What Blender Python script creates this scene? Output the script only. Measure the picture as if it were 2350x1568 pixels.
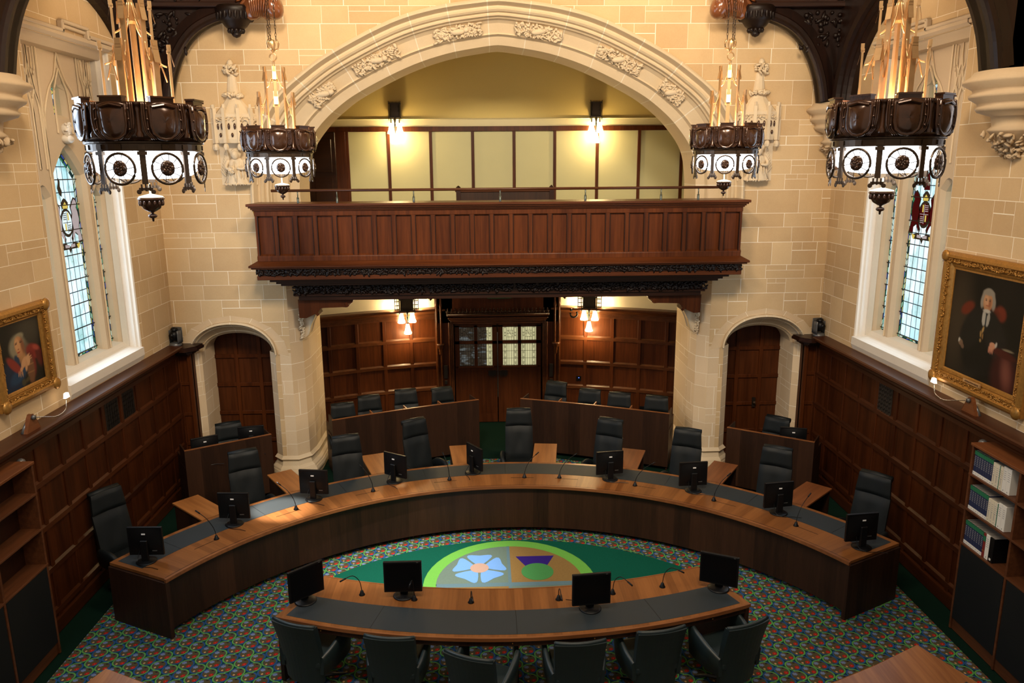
import bpy, math, random
from math import sin, cos, pi, radians as R, sqrt, atan2, hypot
from mathutils import Vector, Matrix, Euler
from mathutils.geometry import tessellate_polygon

for o in list(bpy.data.objects): bpy.data.objects.remove(o)
SC = bpy.context.scene
COL = SC.collection
RND = random.Random(11)

# ------------------------------------------------------------------ camera
cam = bpy.data.cameras.new('camera'); cam.sensor_width = 36.0; cam.lens = 1770.5/2350*36
co = bpy.data.objects.new('camera', cam); COL.objects.link(co); SC.camera = co
_p, _y, _r = R(-12.813), R(2.017), R(0.42)
_F = Vector((sin(_y)*cos(_p), cos(_y)*cos(_p), sin(_p)))
_X = Vector((cos(_y), -sin(_y), 0)); _D = _F.cross(_X)
_X2 = cos(_r)*_X + sin(_r)*_D; _D2 = -sin(_r)*_X + cos(_r)*_D
co.matrix_world = Matrix(((_X2.x, -_D2.x, -_F.x, -0.2725), (_X2.y, -_D2.y, -_F.y, 0), (_X2.z, -_D2.z, -_F.z, 5.3), (0, 0, 0, 1)))
cam.clip_start = 0.05

# ------------------------------------------------------------------ world, exposure, large lights
w = bpy.data.worlds.new('world'); SC.world = w; w.use_nodes = True
bg = w.node_tree.nodes['Background']; bg.inputs[0].default_value = (1.0, 0.84, 0.66, 1); bg.inputs[1].default_value = 0.36
vs = SC.view_settings
vs.view_transform = 'Standard'; vs.look = 'None'; vs.gamma = 1.0; vs.use_curve_mapping = False; vs.exposure = 0.1

def area(name, loc, rot, sx, sy, power, col, spread=pi):
    l = bpy.data.lights.new(name, 'AREA'); l.shape = 'RECTANGLE'; l.size = sx; l.size_y = sy
    l.energy = power; l.color = col; l.spread = spread
    o = bpy.data.objects.new(name, l); COL.objects.link(o); o.location = loc; o.rotation_euler = rot; return o
def point(name, loc, power, col, r=0.05):
    l = bpy.data.lights.new(name, 'POINT'); l.energy = power; l.color = col; l.shadow_soft_size = r
    o = bpy.data.objects.new(name, l); COL.objects.link(o); o.location = loc; return o
def spot(name, loc, target, power, col, size, blend=0.6, r=0.08):
    l = bpy.data.lights.new(name, 'SPOT'); l.energy = power; l.color = col; l.spot_size = size; l.spot_blend = blend; l.shadow_soft_size = r
    o = bpy.data.objects.new(name, l); COL.objects.link(o); o.location = loc
    o.rotation_euler = (Vector(target)-Vector(loc)).to_track_quat('-Z', 'Y').to_euler(); return o
DAY = (0.62, 0.80, 1.0); WARM = (1.0, 0.72, 0.42)
# daylight of the side windows of the next bay (the bay behind the near trusses)
area('daylight_left_bay', (-5.3, 6.3, 4.8), (0, R(-65), 0), 3.2, 1.9, 150, DAY)
area('daylight_right_bay', (5.3, 6.3, 4.8), (0, R(65), 0), 3.2, 1.9, 12, DAY)
# daylight of the windows in view, standing at the inner face of the tracery
area('daylight_left', (-5.585, 10.45, 4.4), (0, R(-90), 0), 3.3, 1.8, 58, DAY)
area('daylight_right', (5.585, 10.45, 4.4), (0, R(90), 0), 3.3, 1.8, 36, DAY)
# unseen fill panels added high up to brighten the walls, then lamps and spots
for x_ in (-3.0, 3.0):
    o_ = area('roof_light', (x_*.55, 4.0, 9.6), (0, 0, 0), 1.4, 1.4, 330, (1, .81, .59), R(130)); o_.rotation_euler = Vector((-x_*.1, 8.6, -4.0)).to_track_quat('-Z', 'Y').to_euler()
for x_ in (-2.4, 2.4): point('roof_lamp', (x_, 11.4, 9.1), 95, (1, .74, .45), .15)
spot('roof_spot_rug', (-3.6, 7.2, 9.2), (-1.3, 9.2, 0), 5200, (1, .95, .88), R(20), .9)
spot('window_beam', (-5.36, 10.6, 4.7), (-3.1, 9.88, .75), 4500, (1, .93, .82), R(11), .7, .03)

# ------------------------------------------------------------------ node helper
class NB:
    def __init__(s, name):
        s.m = bpy.data.materials.new(name); s.m.use_nodes = True; s.t = s.m.node_tree; s.t.nodes.clear()
        s.o = s.t.nodes.new('ShaderNodeOutputMaterial')
    def n(s, t, **k):
        nd = s.t.nodes.new(t)
        for a, b in k.items(): setattr(nd, a, b)
        return nd
    def set(s, sock, v):
        if hasattr(v, 'node'): s.t.links.new(v, sock)
        elif v is not None: sock.default_value = v
    def M(s, op, a, b=None, c=None):
        nd = s.n('ShaderNodeMath', operation=op)
        s.set(nd.inputs[0], a)
        if b is not None: s.set(nd.inputs[1], b)
        if c is not None: s.set(nd.inputs[2], c)
        return nd.outputs[0]
    def mix(s, f, a, b):
        nd = s.n('ShaderNodeMix', data_type='RGBA')
        s.set(nd.inputs[0], f)
        for i, v in ((6, a), (7, b)):
            if not hasattr(v, 'node') and len(v) == 3: v = (*v, 1)
            s.set(nd.inputs[i], v)
        return nd.outputs[2]
    def geo(s, k='Position'): return s.n('ShaderNodeNewGeometry').outputs[k]
    def obj(s): return s.n('ShaderNodeTexCoord').outputs['Object']
    def uv(s): return s.n('ShaderNodeTexCoord').outputs['UV']
    def sep(s, v):
        nd = s.n('ShaderNodeSeparateXYZ'); s.set(nd.inputs[0], v); return nd.outputs
    def comb(s, x, y, z=0.0):
        nd = s.n('ShaderNodeCombineXYZ'); s.set(nd.inputs[0], x); s.set(nd.inputs[1], y); s.set(nd.inputs[2], z); return nd.outputs[0]
    def noise(s, vec, scale=5.0, detail=2.0, rough=.5, out=0):
        nd = s.n('ShaderNodeTexNoise'); s.set(nd.inputs['Vector'], vec); nd.inputs['Scale'].default_value = scale
        nd.inputs['Detail'].default_value = detail; nd.inputs['Roughness'].default_value = rough; return nd.outputs[out]
    def white(s, vec):
        nd = s.n('ShaderNodeTexWhiteNoise', noise_dimensions='3D'); s.set(nd.inputs['Vector'], vec); return nd.outputs[0]
    def mapv(s, vec, sc):
        nd = s.n('ShaderNodeMapping'); s.set(nd.inputs['Vector'], vec); nd.inputs['Scale'].default_value = sc; return nd.outputs[0]
    def ss(s, x, a, b):
        nd = s.n('ShaderNodeMapRange', interpolation_type='SMOOTHSTEP'); s.set(nd.inputs[0], x)
        nd.inputs[1].default_value = a; nd.inputs[2].default_value = b; return nd.outputs[0]
    def bump(s, h, strength=.3, dist=.01):
        nd = s.n('ShaderNodeBump'); s.set(nd.inputs['Height'], h); nd.inputs['Strength'].default_value = strength; nd.inputs['Distance'].default_value = dist
        return nd.outputs[0]
    def pbr(s, col, rough=.5, metal=0.0, normal=None, coat=0.0, spec=.5):
        b = s.n('ShaderNodeBsdfPrincipled')
        if not hasattr(col, 'node') and len(col) == 3: col = (*col, 1)
        s.set(b.inputs['Base Color'], col); s.set(b.inputs['Roughness'], rough); b.inputs['Metallic'].default_value = metal
        b.inputs['Coat Weight'].default_value = coat; b.inputs['Coat Roughness'].default_value = .15; b.inputs['Specular IOR Level'].default_value = spec
        if normal is not None: s.set(b.inputs['Normal'], normal)
        s.t.links.new(b.outputs[0], s.o.inputs[0]); return s.m
    def emit(s, col, st):
        e = s.n('ShaderNodeEmission')
        if not hasattr(col, 'node') and len(col) == 3: col = (*col, 1)
        s.set(e.inputs[0], col); s.set(e.inputs[1], st); s.t.links.new(e.outputs[0], s.o.inputs[0]); return s.m
MAT = {}
def plain(name, col, rough=.5, metal=0.0, coat=0.0, var=0.12, scale=8, spec=.5):
    n = NB(name); f = n.noise(n.obj(), scale, 3)
    c = n.mix(f, tuple(x*(1-var) for x in col), tuple(min(1, x*(1+var)) for x in col))
    MAT[name] = n.pbr(c, rough, metal, coat=coat, spec=spec); return MAT[name]
def emitm(name, col, st):
    MAT[name] = NB(name).emit(col, st); return MAT[name]

def wood(name, c1, c2, axis='z', rough=.35, coat=.25, uv=False, plank=0.0, grain=1.0, spec=.28):
    n = NB(name); src = n.uv() if uv else n.obj()
    lo, hi = 1.2*grain, 22*grain
    sc = {'z': (hi, hi, lo), 'x': (lo, hi, hi), 'y': (hi, lo, hi)}[axis]
    v = n.mapv(src, sc)
    a = n.noise(v, 1.0, 4, .65); b = n.noise(n.mapv(src, tuple(k*.13 for k in sc)), 1.0, 2)
    f = n.M('ADD', n.M('MULTIPLY', a, .6), n.M('MULTIPLY', b, .5))
    f = n.ss(f, .32, .78)
    if plank:
        x = n.sep(src)[0]; pid = n.M('FLOOR', n.M('DIVIDE', x, plank))
        r = n.white(n.comb(pid, 3.0, 1.0)); f = n.M('ADD', n.M('MULTIPLY', f, .45), n.M('MULTIPLY', r, .55))
    c = n.mix(f, c1, c2)
    MAT[name] = n.pbr(c, rough, coat=coat*.5, normal=n.bump(a, .08, .003), spec=spec); return MAT[name]

def ashlar(name, base, light, mortar, H=.285):
    """coursed rubble ashlar with pale raised joints; courses and block lengths vary, some blocks are split"""
    n = NB(name); P = n.geo(); N = n.sep(n.geo('True Normal')); p = n.sep(P)
    u = n.M('SUBTRACT', n.M('MULTIPLY', p[1], N[0]), n.M('MULTIPLY', p[0], N[1]))
    u = n.M('ADD', u, 40.0); z = p[2]
    g = n.M('ADD', n.M('DIVIDE', z, H), n.M('MULTIPLY', n.M('SINE', n.M('MULTIPLY', z, 7.3)), .17))
    row = n.M('FLOOR', g); fv = n.M('FRACT', g)
    r1 = n.white(n.comb(row, 1.7)); r2 = n.white(n.comb(row, 9.1))
    ul = n.M('MULTIPLY', u, n.M('ADD', 1.55, n.M('MULTIPLY', r1, .75)))
    ul = n.M('ADD', ul, n.M('MULTIPLY', r2, 13.0))
    ul = n.M('ADD', ul, n.M('MULTIPLY', n.M('SINE', n.M('MULTIPLY', ul, 2.3)), .2))
    colm = n.M('FLOOR', ul); fu = n.M('FRACT', ul)
    r3 = n.white(n.comb(colm, row, 5.0)); r4 = n.white(n.comb(colm, row, 8.0))
    dv = n.M('MULTIPLY', n.M('MINIMUM', fv, n.M('SUBTRACT', 1.0, fv)), H)
    du = n.M('MULTIPLY', n.M('MINIMUM', fu, n.M('SUBTRACT', 1.0, fu)), .55)
    split = n.M('GREATER_THAN', r3, .87)
    ds = n.M('MULTIPLY', n.M('ABSOLUTE', n.M('SUBTRACT', fv, .64)), H)
    ds = n.M('ADD', ds, n.M('MULTIPLY', n.M('SUBTRACT', 1.0, split), 1.0))
    up = n.M('MULTIPLY', split, n.M('GREATER_THAN', fv, .64))
    dvs = n.M('MULTIPLY', n.M('ABSOLUTE', n.M('SUBTRACT', fu, .5)), .55)
    dvs = n.M('ADD', dvs, n.M('SUBTRACT', 1.0, up))
    d = n.M('MINIMUM', n.M('MINIMUM', dv, du), n.M('MINIMUM', ds, dvs))
    jm = n.M('SUBTRACT', 1.0, n.ss(d, .0022, .0045))
    nz = n.noise(P, 2.3, 4, .6); fine = n.noise(P, 60, 2)
    f = n.M('ADD', n.M('MULTIPLY', r4, .55), n.M('MULTIPLY', nz, .5))
    f = n.M('ADD', f, n.M('MULTIPLY', n.M('SUBTRACT', fine, .5), .25))
    c = n.mix(jm, n.mix(f, base, light), mortar)
    MAT[name] = n.pbr(c, .85, normal=n.bump(jm, .25, .003), spec=.2); return MAT[name]
def stone(name, base, light, joints=False, mortar=(.72, .65, .52)):
    n = NB(name); P = n.geo()
    f = n.M('ADD', n.M('MULTIPLY', n.noise(P, 2.6, 4, .6), .8), n.M('MULTIPLY', n.noise(P, 45, 2), .25))
    c = n.mix(f, base, light)
    if joints:
        x = n.sep(n.uv())[0]; fr = n.M('FRACT', x); d = n.M('MINIMUM', fr, n.M('SUBTRACT', 1.0, fr))
        jm = n.M('SUBTRACT', 1.0, n.ss(d, .008, .016)); c = n.mix(jm, c, mortar)
    MAT[name] = n.pbr(c, .85, spec=.2); return MAT[name]

ashlar('ashlar_back', (.455, .30, .152), (.66, .48, .27), (.88, .80, .64))
ashlar('ashlar_side', (.455, .305, .158), (.65, .475, .272), (.86, .78, .62))
ashlar('ashlar_pier', (.58, .43, .265), (.74, .58, .39), (.88, .80, .66), H=.3)
stone('dressed_stone', (.55, .42, .26), (.68, .55, .37), joints=True)
stone('voussoir_stone', (.54, .38, .22), (.68, .52, .33), joints=True, mortar=(.82, .72, .54))
plain('iron_lattice', (.040, .032, .026), .45, .3)
stone('carved_stone', (.58, .45, .29), (.70, .58, .41))
stone('window_stone', (.60, .54, .46), (.72, .66, .57))
stone('corbel_stone', (.44, .32, .195), (.56, .43, .28))
stone('tracery_stone', (.50, .39, .27), (.60, .48, .34))
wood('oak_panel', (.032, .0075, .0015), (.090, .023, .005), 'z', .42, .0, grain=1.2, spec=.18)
wood('oak_wainscot', (.022, .0050, .001), (.066, .0165, .0036), 'z', .42, .0, grain=1.2, spec=.16)  # side-wall copy of oak_panel, darkened: weaker light put into the colour
wood('oak_balcony', (.050, .011, .0025), (.125, .032, .007), 'z', .45, .0, grain=1.2, spec=.18)  # redder oak for the balcony, with the lamplight on it painted in brighter
wood('oak_balcony_rail', (.050, .012, .003), (.120, .032, .008), 'x', .36, .10)
wood('oak_rail', (.042, .012, .004), (.105, .034, .010), 'x', .33, .15)
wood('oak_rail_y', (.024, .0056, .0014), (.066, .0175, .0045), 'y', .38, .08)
wood('oak_dark', (.012, .004, .002), (.032, .010, .004), 'x', .36, .12)
wood('oak_roof', (.005, .0018, .001), (.016, .0055, .003), 'z', .40, .05)
plain('oak_carved', (.008, .003, .0015), .45, spec=.3, coat=.0, var=.5, scale=30)
plain('oak_angel', (.17, .055, .018), .22, coat=.6, var=.4, scale=12)
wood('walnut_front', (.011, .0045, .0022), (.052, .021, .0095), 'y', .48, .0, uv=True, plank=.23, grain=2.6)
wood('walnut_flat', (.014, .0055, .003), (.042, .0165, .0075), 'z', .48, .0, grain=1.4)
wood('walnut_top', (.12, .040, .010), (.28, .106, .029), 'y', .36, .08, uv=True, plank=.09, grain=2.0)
wood('walnut_edge', (.15, .05, .016), (.26, .10, .034), 'x', .36, .1)
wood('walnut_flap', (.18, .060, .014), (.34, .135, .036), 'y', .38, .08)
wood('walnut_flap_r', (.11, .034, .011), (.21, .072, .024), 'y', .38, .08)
wood('bookcase_wood', (.055, .018, .007), (.13, .045, .017), 'y', .4, .05)
wood('oak_door', (.036, .009, .002), (.088, .024, .006), 'z', .4, .04, spec=.2)
plain('leather_chair', (.0035, .0055, .0062), .55, var=.25, scale=6, spec=.28)
plain('leather_teal', (.010, .019, .021), .42, var=.2, scale=6)
plain('leather_inlay', (.011, .018, .0225), .62, var=.12, scale=60)
plain('black_plastic', (.004, .004, .0045), .4, var=.2, spec=.25)
plain('black_screen', (.0015, .0015, .002), .3, var=.2, spec=.2)
plain('dark_metal', (.02, .02, .022), .35, .8)
plain('chrome', (.5, .5, .5), .25, 1.0)
plain('bronze_dark', (.055, .022, .010), .25, .3, coat=.45, var=.4, scale=14)
plain('bronze_mid', (.060, .036, .020), .36, .6, coat=.1, var=.3, scale=14)
plain('gilt_bronze', (.62, .40, .20), .38, .85, var=.2)
plain('gilt_frame', (.36, .175, .035), .40, .55, var=.45, scale=35)
plain('iron', (.02, .014, .010), .45, .5)
plain('steel_post', (.10, .12, .11), .35, .8)
plain('cream_paint', (.48, .46, .25), .7, var=.05, scale=2)
plain('ochre_paint', (.60, .47, .16), .8, var=.06, scale=60)
plain('frieze_paint', (.60, .54, .32), .7, var=.04)
plain('plaster_white', (.86, .80, .62), .8, var=.04)
plain('green_carpet', (.002, .014, .008), .95, var=.35, scale=90, spec=.1)
plain('rug_green', (.003, .075, .046), .95, var=.25, scale=70, spec=.1)
plain('rug_lime', (.13, .37, .06), .95, var=.10, scale=70, spec=.1)
plain('rug_grey', (.12, .17, .14), .95, var=.12, scale=50, spec=.1)
plain('rug_tan', (.22, .135, .045), .95, var=.15, scale=60, spec=.1)
plain('rug_blue', (.15, .32, .66), .95, var=.08, scale=70, spec=.1)
plain('rug_pale_blue', (.10, .17, .20), .95, var=.1, scale=70, spec=.1)
plain('rug_pink', (.42, .28, .22), .95, var=.08, scale=70, spec=.1)
plain('rug_purple', (.028, .012, .16), .95, var=.1, scale=70, spec=.1)
plain('rug_leaf', (.055, .22, .065), .95, var=.12, scale=70, spec=.1)
plain('white_paper', (.72, .70, .64), .6, var=.04)
plain('cream_paper', (.66, .60, .46), .6, var=.05)
plain('page_grey', (.30, .27, .23), .8, var=.15, scale=60)
plain('navy_cloth', (.010, .018, .065), .6, var=.2)
plain('green_cloth', (.01, .14, .06), .6, var=.1)
plain('red_cloth', (.17, .012, .010), .6, var=.15)
plain('grey_print', (.25, .25, .25), .7, var=.1)
plain('white_plastic', (.8, .8, .8), .4, var=.02)
plain('grey_plastic', (.12, .12, .12), .35, .4, var=.1)
plain('cupboard_leather', (.006, .007, .0075), .7, var=.12, scale=60, spec=.2)
emitm('glass_white', (.93, .97, 1.0), 11.0)
emitm('lamp_shade_lit', (1.0, .74, .36), 36.0)
emitm('lamp_picture', (1.0, .8, .6), 7.0)
emitm('led_blue', (.1, .2, 1.0), 3.0)
emitm('glass_green', (.10, .42, .25), .55)
emitm('glass_amber', (.8, .6, .12), .8)
emitm('glass_red', (.16, .012, .01), .35)
emitm('glass_pink', (.56, .46, .45), .75)
emitm('glass_pale', (.72, .86, .88), 1.1)
emitm('glass_blue', (.03, .05, .4), .6)
emitm('glass_skin', (.8, .35, .16), .8)

# carpet of the well of the court
def carpet():
    n = NB('court_carpet'); p = n.sep(n.geo()); DX, DY = .300, .1663
    bgc = n.mix(n.noise(n.geo(), 9, 2), (0.003472, 0.03038, 0.03472), (0.00868, 0.05208, 0.0434)); col = bgc
    for k in (0, 1):
        u = n.M('DIVIDE', n.M('ADD', p[0], 30.06+.15*k-3.36+3.3), DX); v = n.M('DIVIDE', n.M('ADD', p[1], 30.0-8.15+DY*50+.5*DY*k), DY)
        iu = n.M('FLOOR', u); iv = n.M('FLOOR', v)
        x = n.M('MULTIPLY', n.M('SUBTRACT', n.M('FRACT', u), .5), DX); y = n.M('MULTIPLY', n.M('SUBTRACT', n.M('FRACT', v), .5), DY)
        par = n.M('MODULO', iv, 2.0); sg = n.M('SUBTRACT', 1.0, n.M('MULTIPLY', par, 2.0))
        def dist(cx, cy, a=1.0, b=1.0):
            ex = n.M('MULTIPLY', n.M('SUBTRACT', x, cx), a); ey = n.M('MULTIPLY', n.M('SUBTRACT', y, cy), b)
            return n.M('SQRT', n.M('ADD', n.M('MULTIPLY', ex, ex), n.M('MULTIPLY', ey, ey)))
        r = dist(0, 0)
        disc = n.M('SUBTRACT', 1.0, n.ss(r, .0845, .086))
        side = n.ss(n.M('ADD', n.M('MULTIPLY', x, sg), n.M('MULTIPLY', y, .25)), -.012, -.006)
        ring_l = n.M('MULTIPLY', n.M('SUBTRACT', 1.0, n.ss(n.M('ABSOLUTE', n.M('SUBTRACT', r, .0775)), .0055, .0075)), side)
        rim = n.mix(n.noise(n.geo(), 30, 1), (.016, .050, .16), (.030, .10, .25))
        inner = n.mix(n.noise(n.geo(), 14, 2), (0.1042, 0.0651, 0.02604), (0.05642, 0.0651, 0.03906))
        motif = n.mix(n.ss(r, .0665, .070), inner, rim)
        motif = n.mix(ring_l, motif, (.11, .33, .045))
        for cx, cy, rad, cc, a, b in ((.034, -.030, .0255, (0.3646, 0.01736, 0.01042), 1, 1), (.034, -.030, .005, (0.6076, 0.3038, 0.1736), 1, 1), (-.032, .028, .027, (0.1476, 0.1996, 0.3472), 1, 1.15),
                                      (-.024, -.040, .0145, (0.4774, 0.2951, 0.1302), 1.15, .95), (.024, .048, .0135, (.008, .010, .012), .8, 1.5)):
            dd = dist(cx, cy, a, b)
            if rad == .027:  # petalled blossom
                an = n.M('ARCTAN2', n.M('SUBTRACT', y, cy), n.M('SUBTRACT', x, cx))
                dd = n.M('ADD', dd, n.M('MULTIPLY', n.M('SINE', n.M('MULTIPLY', an, 6.0)), .004))
            motif = n.mix(n.M('SUBTRACT', 1.0, n.ss(dd, rad-.003, rad)), motif, cc)
        col = n.mix(disc, col, motif)
    MAT['court_carpet'] = n.pbr(col, .95, spec=.1, normal=n.bump(n.noise(n.geo(), 400, 1), .2, .002))
carpet()

# leaded window glass : object coordinates, x along the window, z up
def leaded():
    n = NB('leaded_glass'); q = n.sep(n.uv())   # uv in metres (distance from left edge, height); second set below carries the pane width
    cw, ch = .124, .165
    u = n.M('DIVIDE', q[0], cw); v = n.M('DIVIDE', q[1], ch)
    fu = n.M('FRACT', u); fv = n.M('FRACT', v)
    d = n.M('MINIMUM', n.M('MULTIPLY', n.M('MINIMUM', fu, n.M('SUBTRACT', 1.0, fu)), cw), n.M('MULTIPLY', n.M('MINIMUM', fv, n.M('SUBTRACT', 1.0, fv)), ch))
    r = n.white(n.comb(n.M('FLOOR', u), n.M('FLOOR', v), 2.0))
    P = n.geo(); nz = n.noise(n.mapv(P, (1, 2.2, 1.1)), 3.0, 3, .6); sw = n.noise(n.mapv(P, (3, 3, 9)), 3, 2)
    c = n.mix(n.ss(r, .35, 1.0), (.62, .82, .90), (.38, .66, .74))
    c = n.mix(n.M('MULTIPLY', n.ss(nz, .44, .66), .85), c, (.16, .42, .42))
    c = n.mix(n.M('MULTIPLY', n.ss(sw, .55, .8), n.ss(nz, .5, .7)), c, (.05, .25, .18))
    # lower and upper panes carry more leaf-shade; the middle shows white sky
    m = n.ss(n.M('ABSOLUTE', n.M('SUBTRACT', n.sep(P)[2], 4.0)), .2, 1.6)
    c = n.mix(m, n.mix(.3, c, (.95, 1.0, 1.0)), c)
    lead = n.M('SUBTRACT', 1.0, n.ss(d, .0052, .0075))
    c = n.mix(lead, c, (.03, .045, .05))
    MAT['leaded_glass'] = n.emit(c, 1.3)
leaded()
def border_glass():
    n = NB('border_glass'); P = n.uv(); q = n.sep(P)
    r = n.white(n.comb(n.M('FLOOR', n.M('MULTIPLY', q[0], 40)), n.M('FLOOR', n.M('MULTIPLY', q[1], 11)), 4.0))
    fa = n.M('FRACT', n.M('MULTIPLY', q[1], 11)); fb = n.M('FRACT', n.M('MULTIPLY', q[0], 40))
    lead = n.M('MAXIMUM', n.M('GREATER_THAN', n.M('ABSOLUTE', n.M('SUBTRACT', fa, .5)), .40), n.M('GREATER_THAN', n.M('ABSOLUTE', n.M('SUBTRACT', fb, .5)), .36))
    c = n.mix(n.M('GREATER_THAN', r, .38), (.05, .30, .14), (.75, .9, .75)); c = n.mix(n.M('GREATER_THAN', r, .82), c, (.75, .68, .2)); c = n.mix(n.M('GREATER_THAN', r, .93), c, (.05, .08, .4))
    c = n.mix(n.M('LESS_THAN', r, .2), c, (.02, .05, .05))
    MAT['border_glass'] = n.emit(n.mix(lead, c, (.01, .02, .015)), .8)
border_glass()
def figure_glass():
    n = NB('figure_glass'); vr = n.n('ShaderNodeTexVoronoi'); vr.inputs['Scale'].default_value = 17; n.set(vr.inputs['Vector'], n.geo())
    ve = n.n('ShaderNodeTexVoronoi', feature='DISTANCE_TO_EDGE'); ve.inputs['Scale'].default_value = 17; n.set(ve.inputs['Vector'], n.geo())
    r = n.sep(vr.outputs['Color'])[0]
    c = n.mix(n.M('GREATER_THAN', r, .4), (.10, .5, .36), (.6, .8, .85)); c = n.mix(n.M('GREATER_THAN', r, .6), c, (.05, .12, .3)); c = n.mix(n.M('GREATER_THAN', r, .8), c, (.8, .7, .15))
    MAT['figure_glass'] = n.emit(n.mix(n.M('LESS_THAN', ve.outputs[0], .07), c, (.01, .01, .02)), .8)
figure_glass()
def door_glass():
    n = NB('door_glass'); q = n.sep(n.uv())
    g = n.mix(n.noise(n.geo(), 1.5, 2), (.68, .62, .32), (.78, .74, .42))
    MAT['door_glass'] = n.emit(g, .75)
    n = NB('door_glass_dark'); g = n.mix(n.ss(n.noise(n.mapv(n.geo(), (3, 1, 9)), 2, 3), .5, .7), (.06, .045, .03), (.22, .25, .25))
    MAT['door_glass_dark'] = n.emit(g, .55)
door_glass()

# ------------------------------------------------------------------ geometry helpers
class MB:
    def __init__(s): s.v = []; s.f = []; s.uv = {}
    def add(s, vs_, fs, uvs=None):
        b = len(s.v); s.v += [tuple(x) for x in vs_]
        for i, f in enumerate(fs):
            if uvs: s.uv[len(s.f)] = uvs[i]
            s.f.append(tuple(b+j for j in f))
        return s
    def box(s, x0, x1, y0, y1, z0, z1):
        return s.add([(x0,y0,z0),(x1,y0,z0),(x1,y1,z0),(x0,y1,z0),(x0,y0,z1),(x1,y0,z1),(x1,y1,z1),(x0,y1,z1)],
                     [(0,3,2,1),(4,5,6,7),(0,1,5,4),(1,2,6,5),(2,3,7,6),(3,0,4,7)])
    def xf(s, M, start=0):
        for i in range(start, len(s.v)): s.v[i] = tuple(M @ Vector(s.v[i]))
        return s
    def obox(s, c, size, rz=0, rx=0, ry=0):
        b = len(s.v); a, d, h = size[0]/2, size[1]/2, size[2]/2
        s.box(-a, a, -d, d, -h, h); return s.xf(Matrix.Translation(c) @ Euler((rx, ry, rz)).to_matrix().to_4x4(), b)
    def prism(s, poly, a, b, ax='z', uvlen=False):
        n = len(poly)
        P = {'z': lambda p, t: (p[0], p[1], t), 'y': lambda p, t: (p[0], t, p[1]), 'x': lambda p, t: (t, p[0], p[1])}[ax]
        vs_ = [P(p, a) for p in poly]+[P(p, b) for p in poly]
        tri = tessellate_polygon([[Vector((p[0], p[1], 0)) for p in poly]])
        fs = [tuple(t) for t in tri]+[tuple(j+n for j in reversed(t)) for t in tri]
        fs += [(i, (i+1) % n, (i+1) % n+n, i+n) for i in range(n)]
        return s.add(vs_, fs)
    def lathe(s, prof, n=24, c=(0, 0, 0), a0=0.0, a1=2*pi, sx=1.0, sy=1.0):
        full = abs(a1-a0-2*pi) < 1e-6; m = n if full else n+1; vs_ = []
        for i in range(m):
            a = a0+(a1-a0)*i/n
            for r, z in prof: vs_.append((c[0]+r*cos(a)*sx, c[1]+r*sin(a)*sy, c[2]+z))
        k = len(prof); fs = []
        for i in range(n):
            j = (i+1) % m
            for q in range(k-1): fs.append((i*k+q, j*k+q, j*k+q+1, i*k+q+1))
        return s.add(vs_, fs)
    def tube(s, pts, r, n=6, closed=False, r2=None):
        pts = [Vector(p) for p in pts]; N = len(pts); vs_ = []; up = Vector((0, 0, 1))
        for i, p in enumerate(pts):
            t = (pts[(i+1) % N]-pts[i-1]) if closed else (pts[min(i+1, N-1)]-pts[max(i-1, 0)])
            t.normalize(); u = t.cross(up if abs(t.z) < .95 else Vector((0, 1, 0))).normalized(); w_ = u.cross(t)
            rr = r if r2 is None else r+(r2-r)*i/(N-1)
            for k in range(n):
                a = 2*pi*k/n; vs_.append(p+rr*(cos(a)*u+sin(a)*w_))
        fs = []
        for i in range(N if closed else N-1):
            j = (i+1) % N
            for k in range(n): fs.append((i*n+k, i*n+(k+1) % n, j*n+(k+1) % n, j*n+k))
        if not closed: fs += [tuple(range(n))[::-1], tuple(range((N-1)*n, N*n))]
        return s.add(vs_, fs)
    def ell(s, c, rad, rot=(0, 0, 0), nu=8, nv=5):
        M = Matrix.Translation(c) @ Euler(rot).to_matrix().to_4x4(); vs_ = [M @ Vector((0, 0, rad[2]))]
        for j in range(1, nv):
            t = pi*j/nv
            for i in range(nu):
                a = 2*pi*i/nu; vs_.append(M @ Vector((rad[0]*sin(t)*cos(a), rad[1]*sin(t)*sin(a), rad[2]*cos(t))))
        vs_.append(M @ Vector((0, 0, -rad[2]))); L = len(vs_)-1; fs = []
        for i in range(nu):
            k = (i+1) % nu; fs.append((0, 1+i, 1+k)); fs.append((L, L-nu+k, L-nu+i))
            for j in range(nv-2): a = 1+j*nu; fs.append((a+i, a+nu+i, a+nu+k, a+k))
        return s.add(vs_, fs)
    def arc(s, c, r0, r1, a0, a1, z0, z1, n=48, cap=True):
        """solid arc band, u = arc length, v = radius or height"""
        vs_ = []; 
        for i in range(n+1):
            a = a0+(a1-a0)*i/n
            for r, z in ((r0, z0), (r1, z0), (r1, z1), (r0, z1)): vs_.append((c[0]+r*cos(a), c[1]+r*sin(a), z))
        fs = []; uvs = []; rm = (r0+r1)/2
        for i in range(n):
            u0 = rm*(a0+(a1-a0)*i/n); u1 = rm*(a0+(a1-a0)*(i+1)/n); b = i*4
            for q, (va, vb) in enumerate(((r0, r1), (z0, z1), (r1, r0), (z1, z0))):
                k = (q+1) % 4; fs.append((b+q, b+4+q, b+4+k, b+k)); uvs.append(((u0, va), (u1, va), (u1, vb), (u0, vb)))
        if cap:
            fs += [(0, 1, 2, 3), (4*n+3, 4*n+2, 4*n+1, 4*n)]; uvs += [((0, z0), (.3, z0), (.3, z1), (0, z1))]*2
        return s.add(vs_, fs, uvs)
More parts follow.
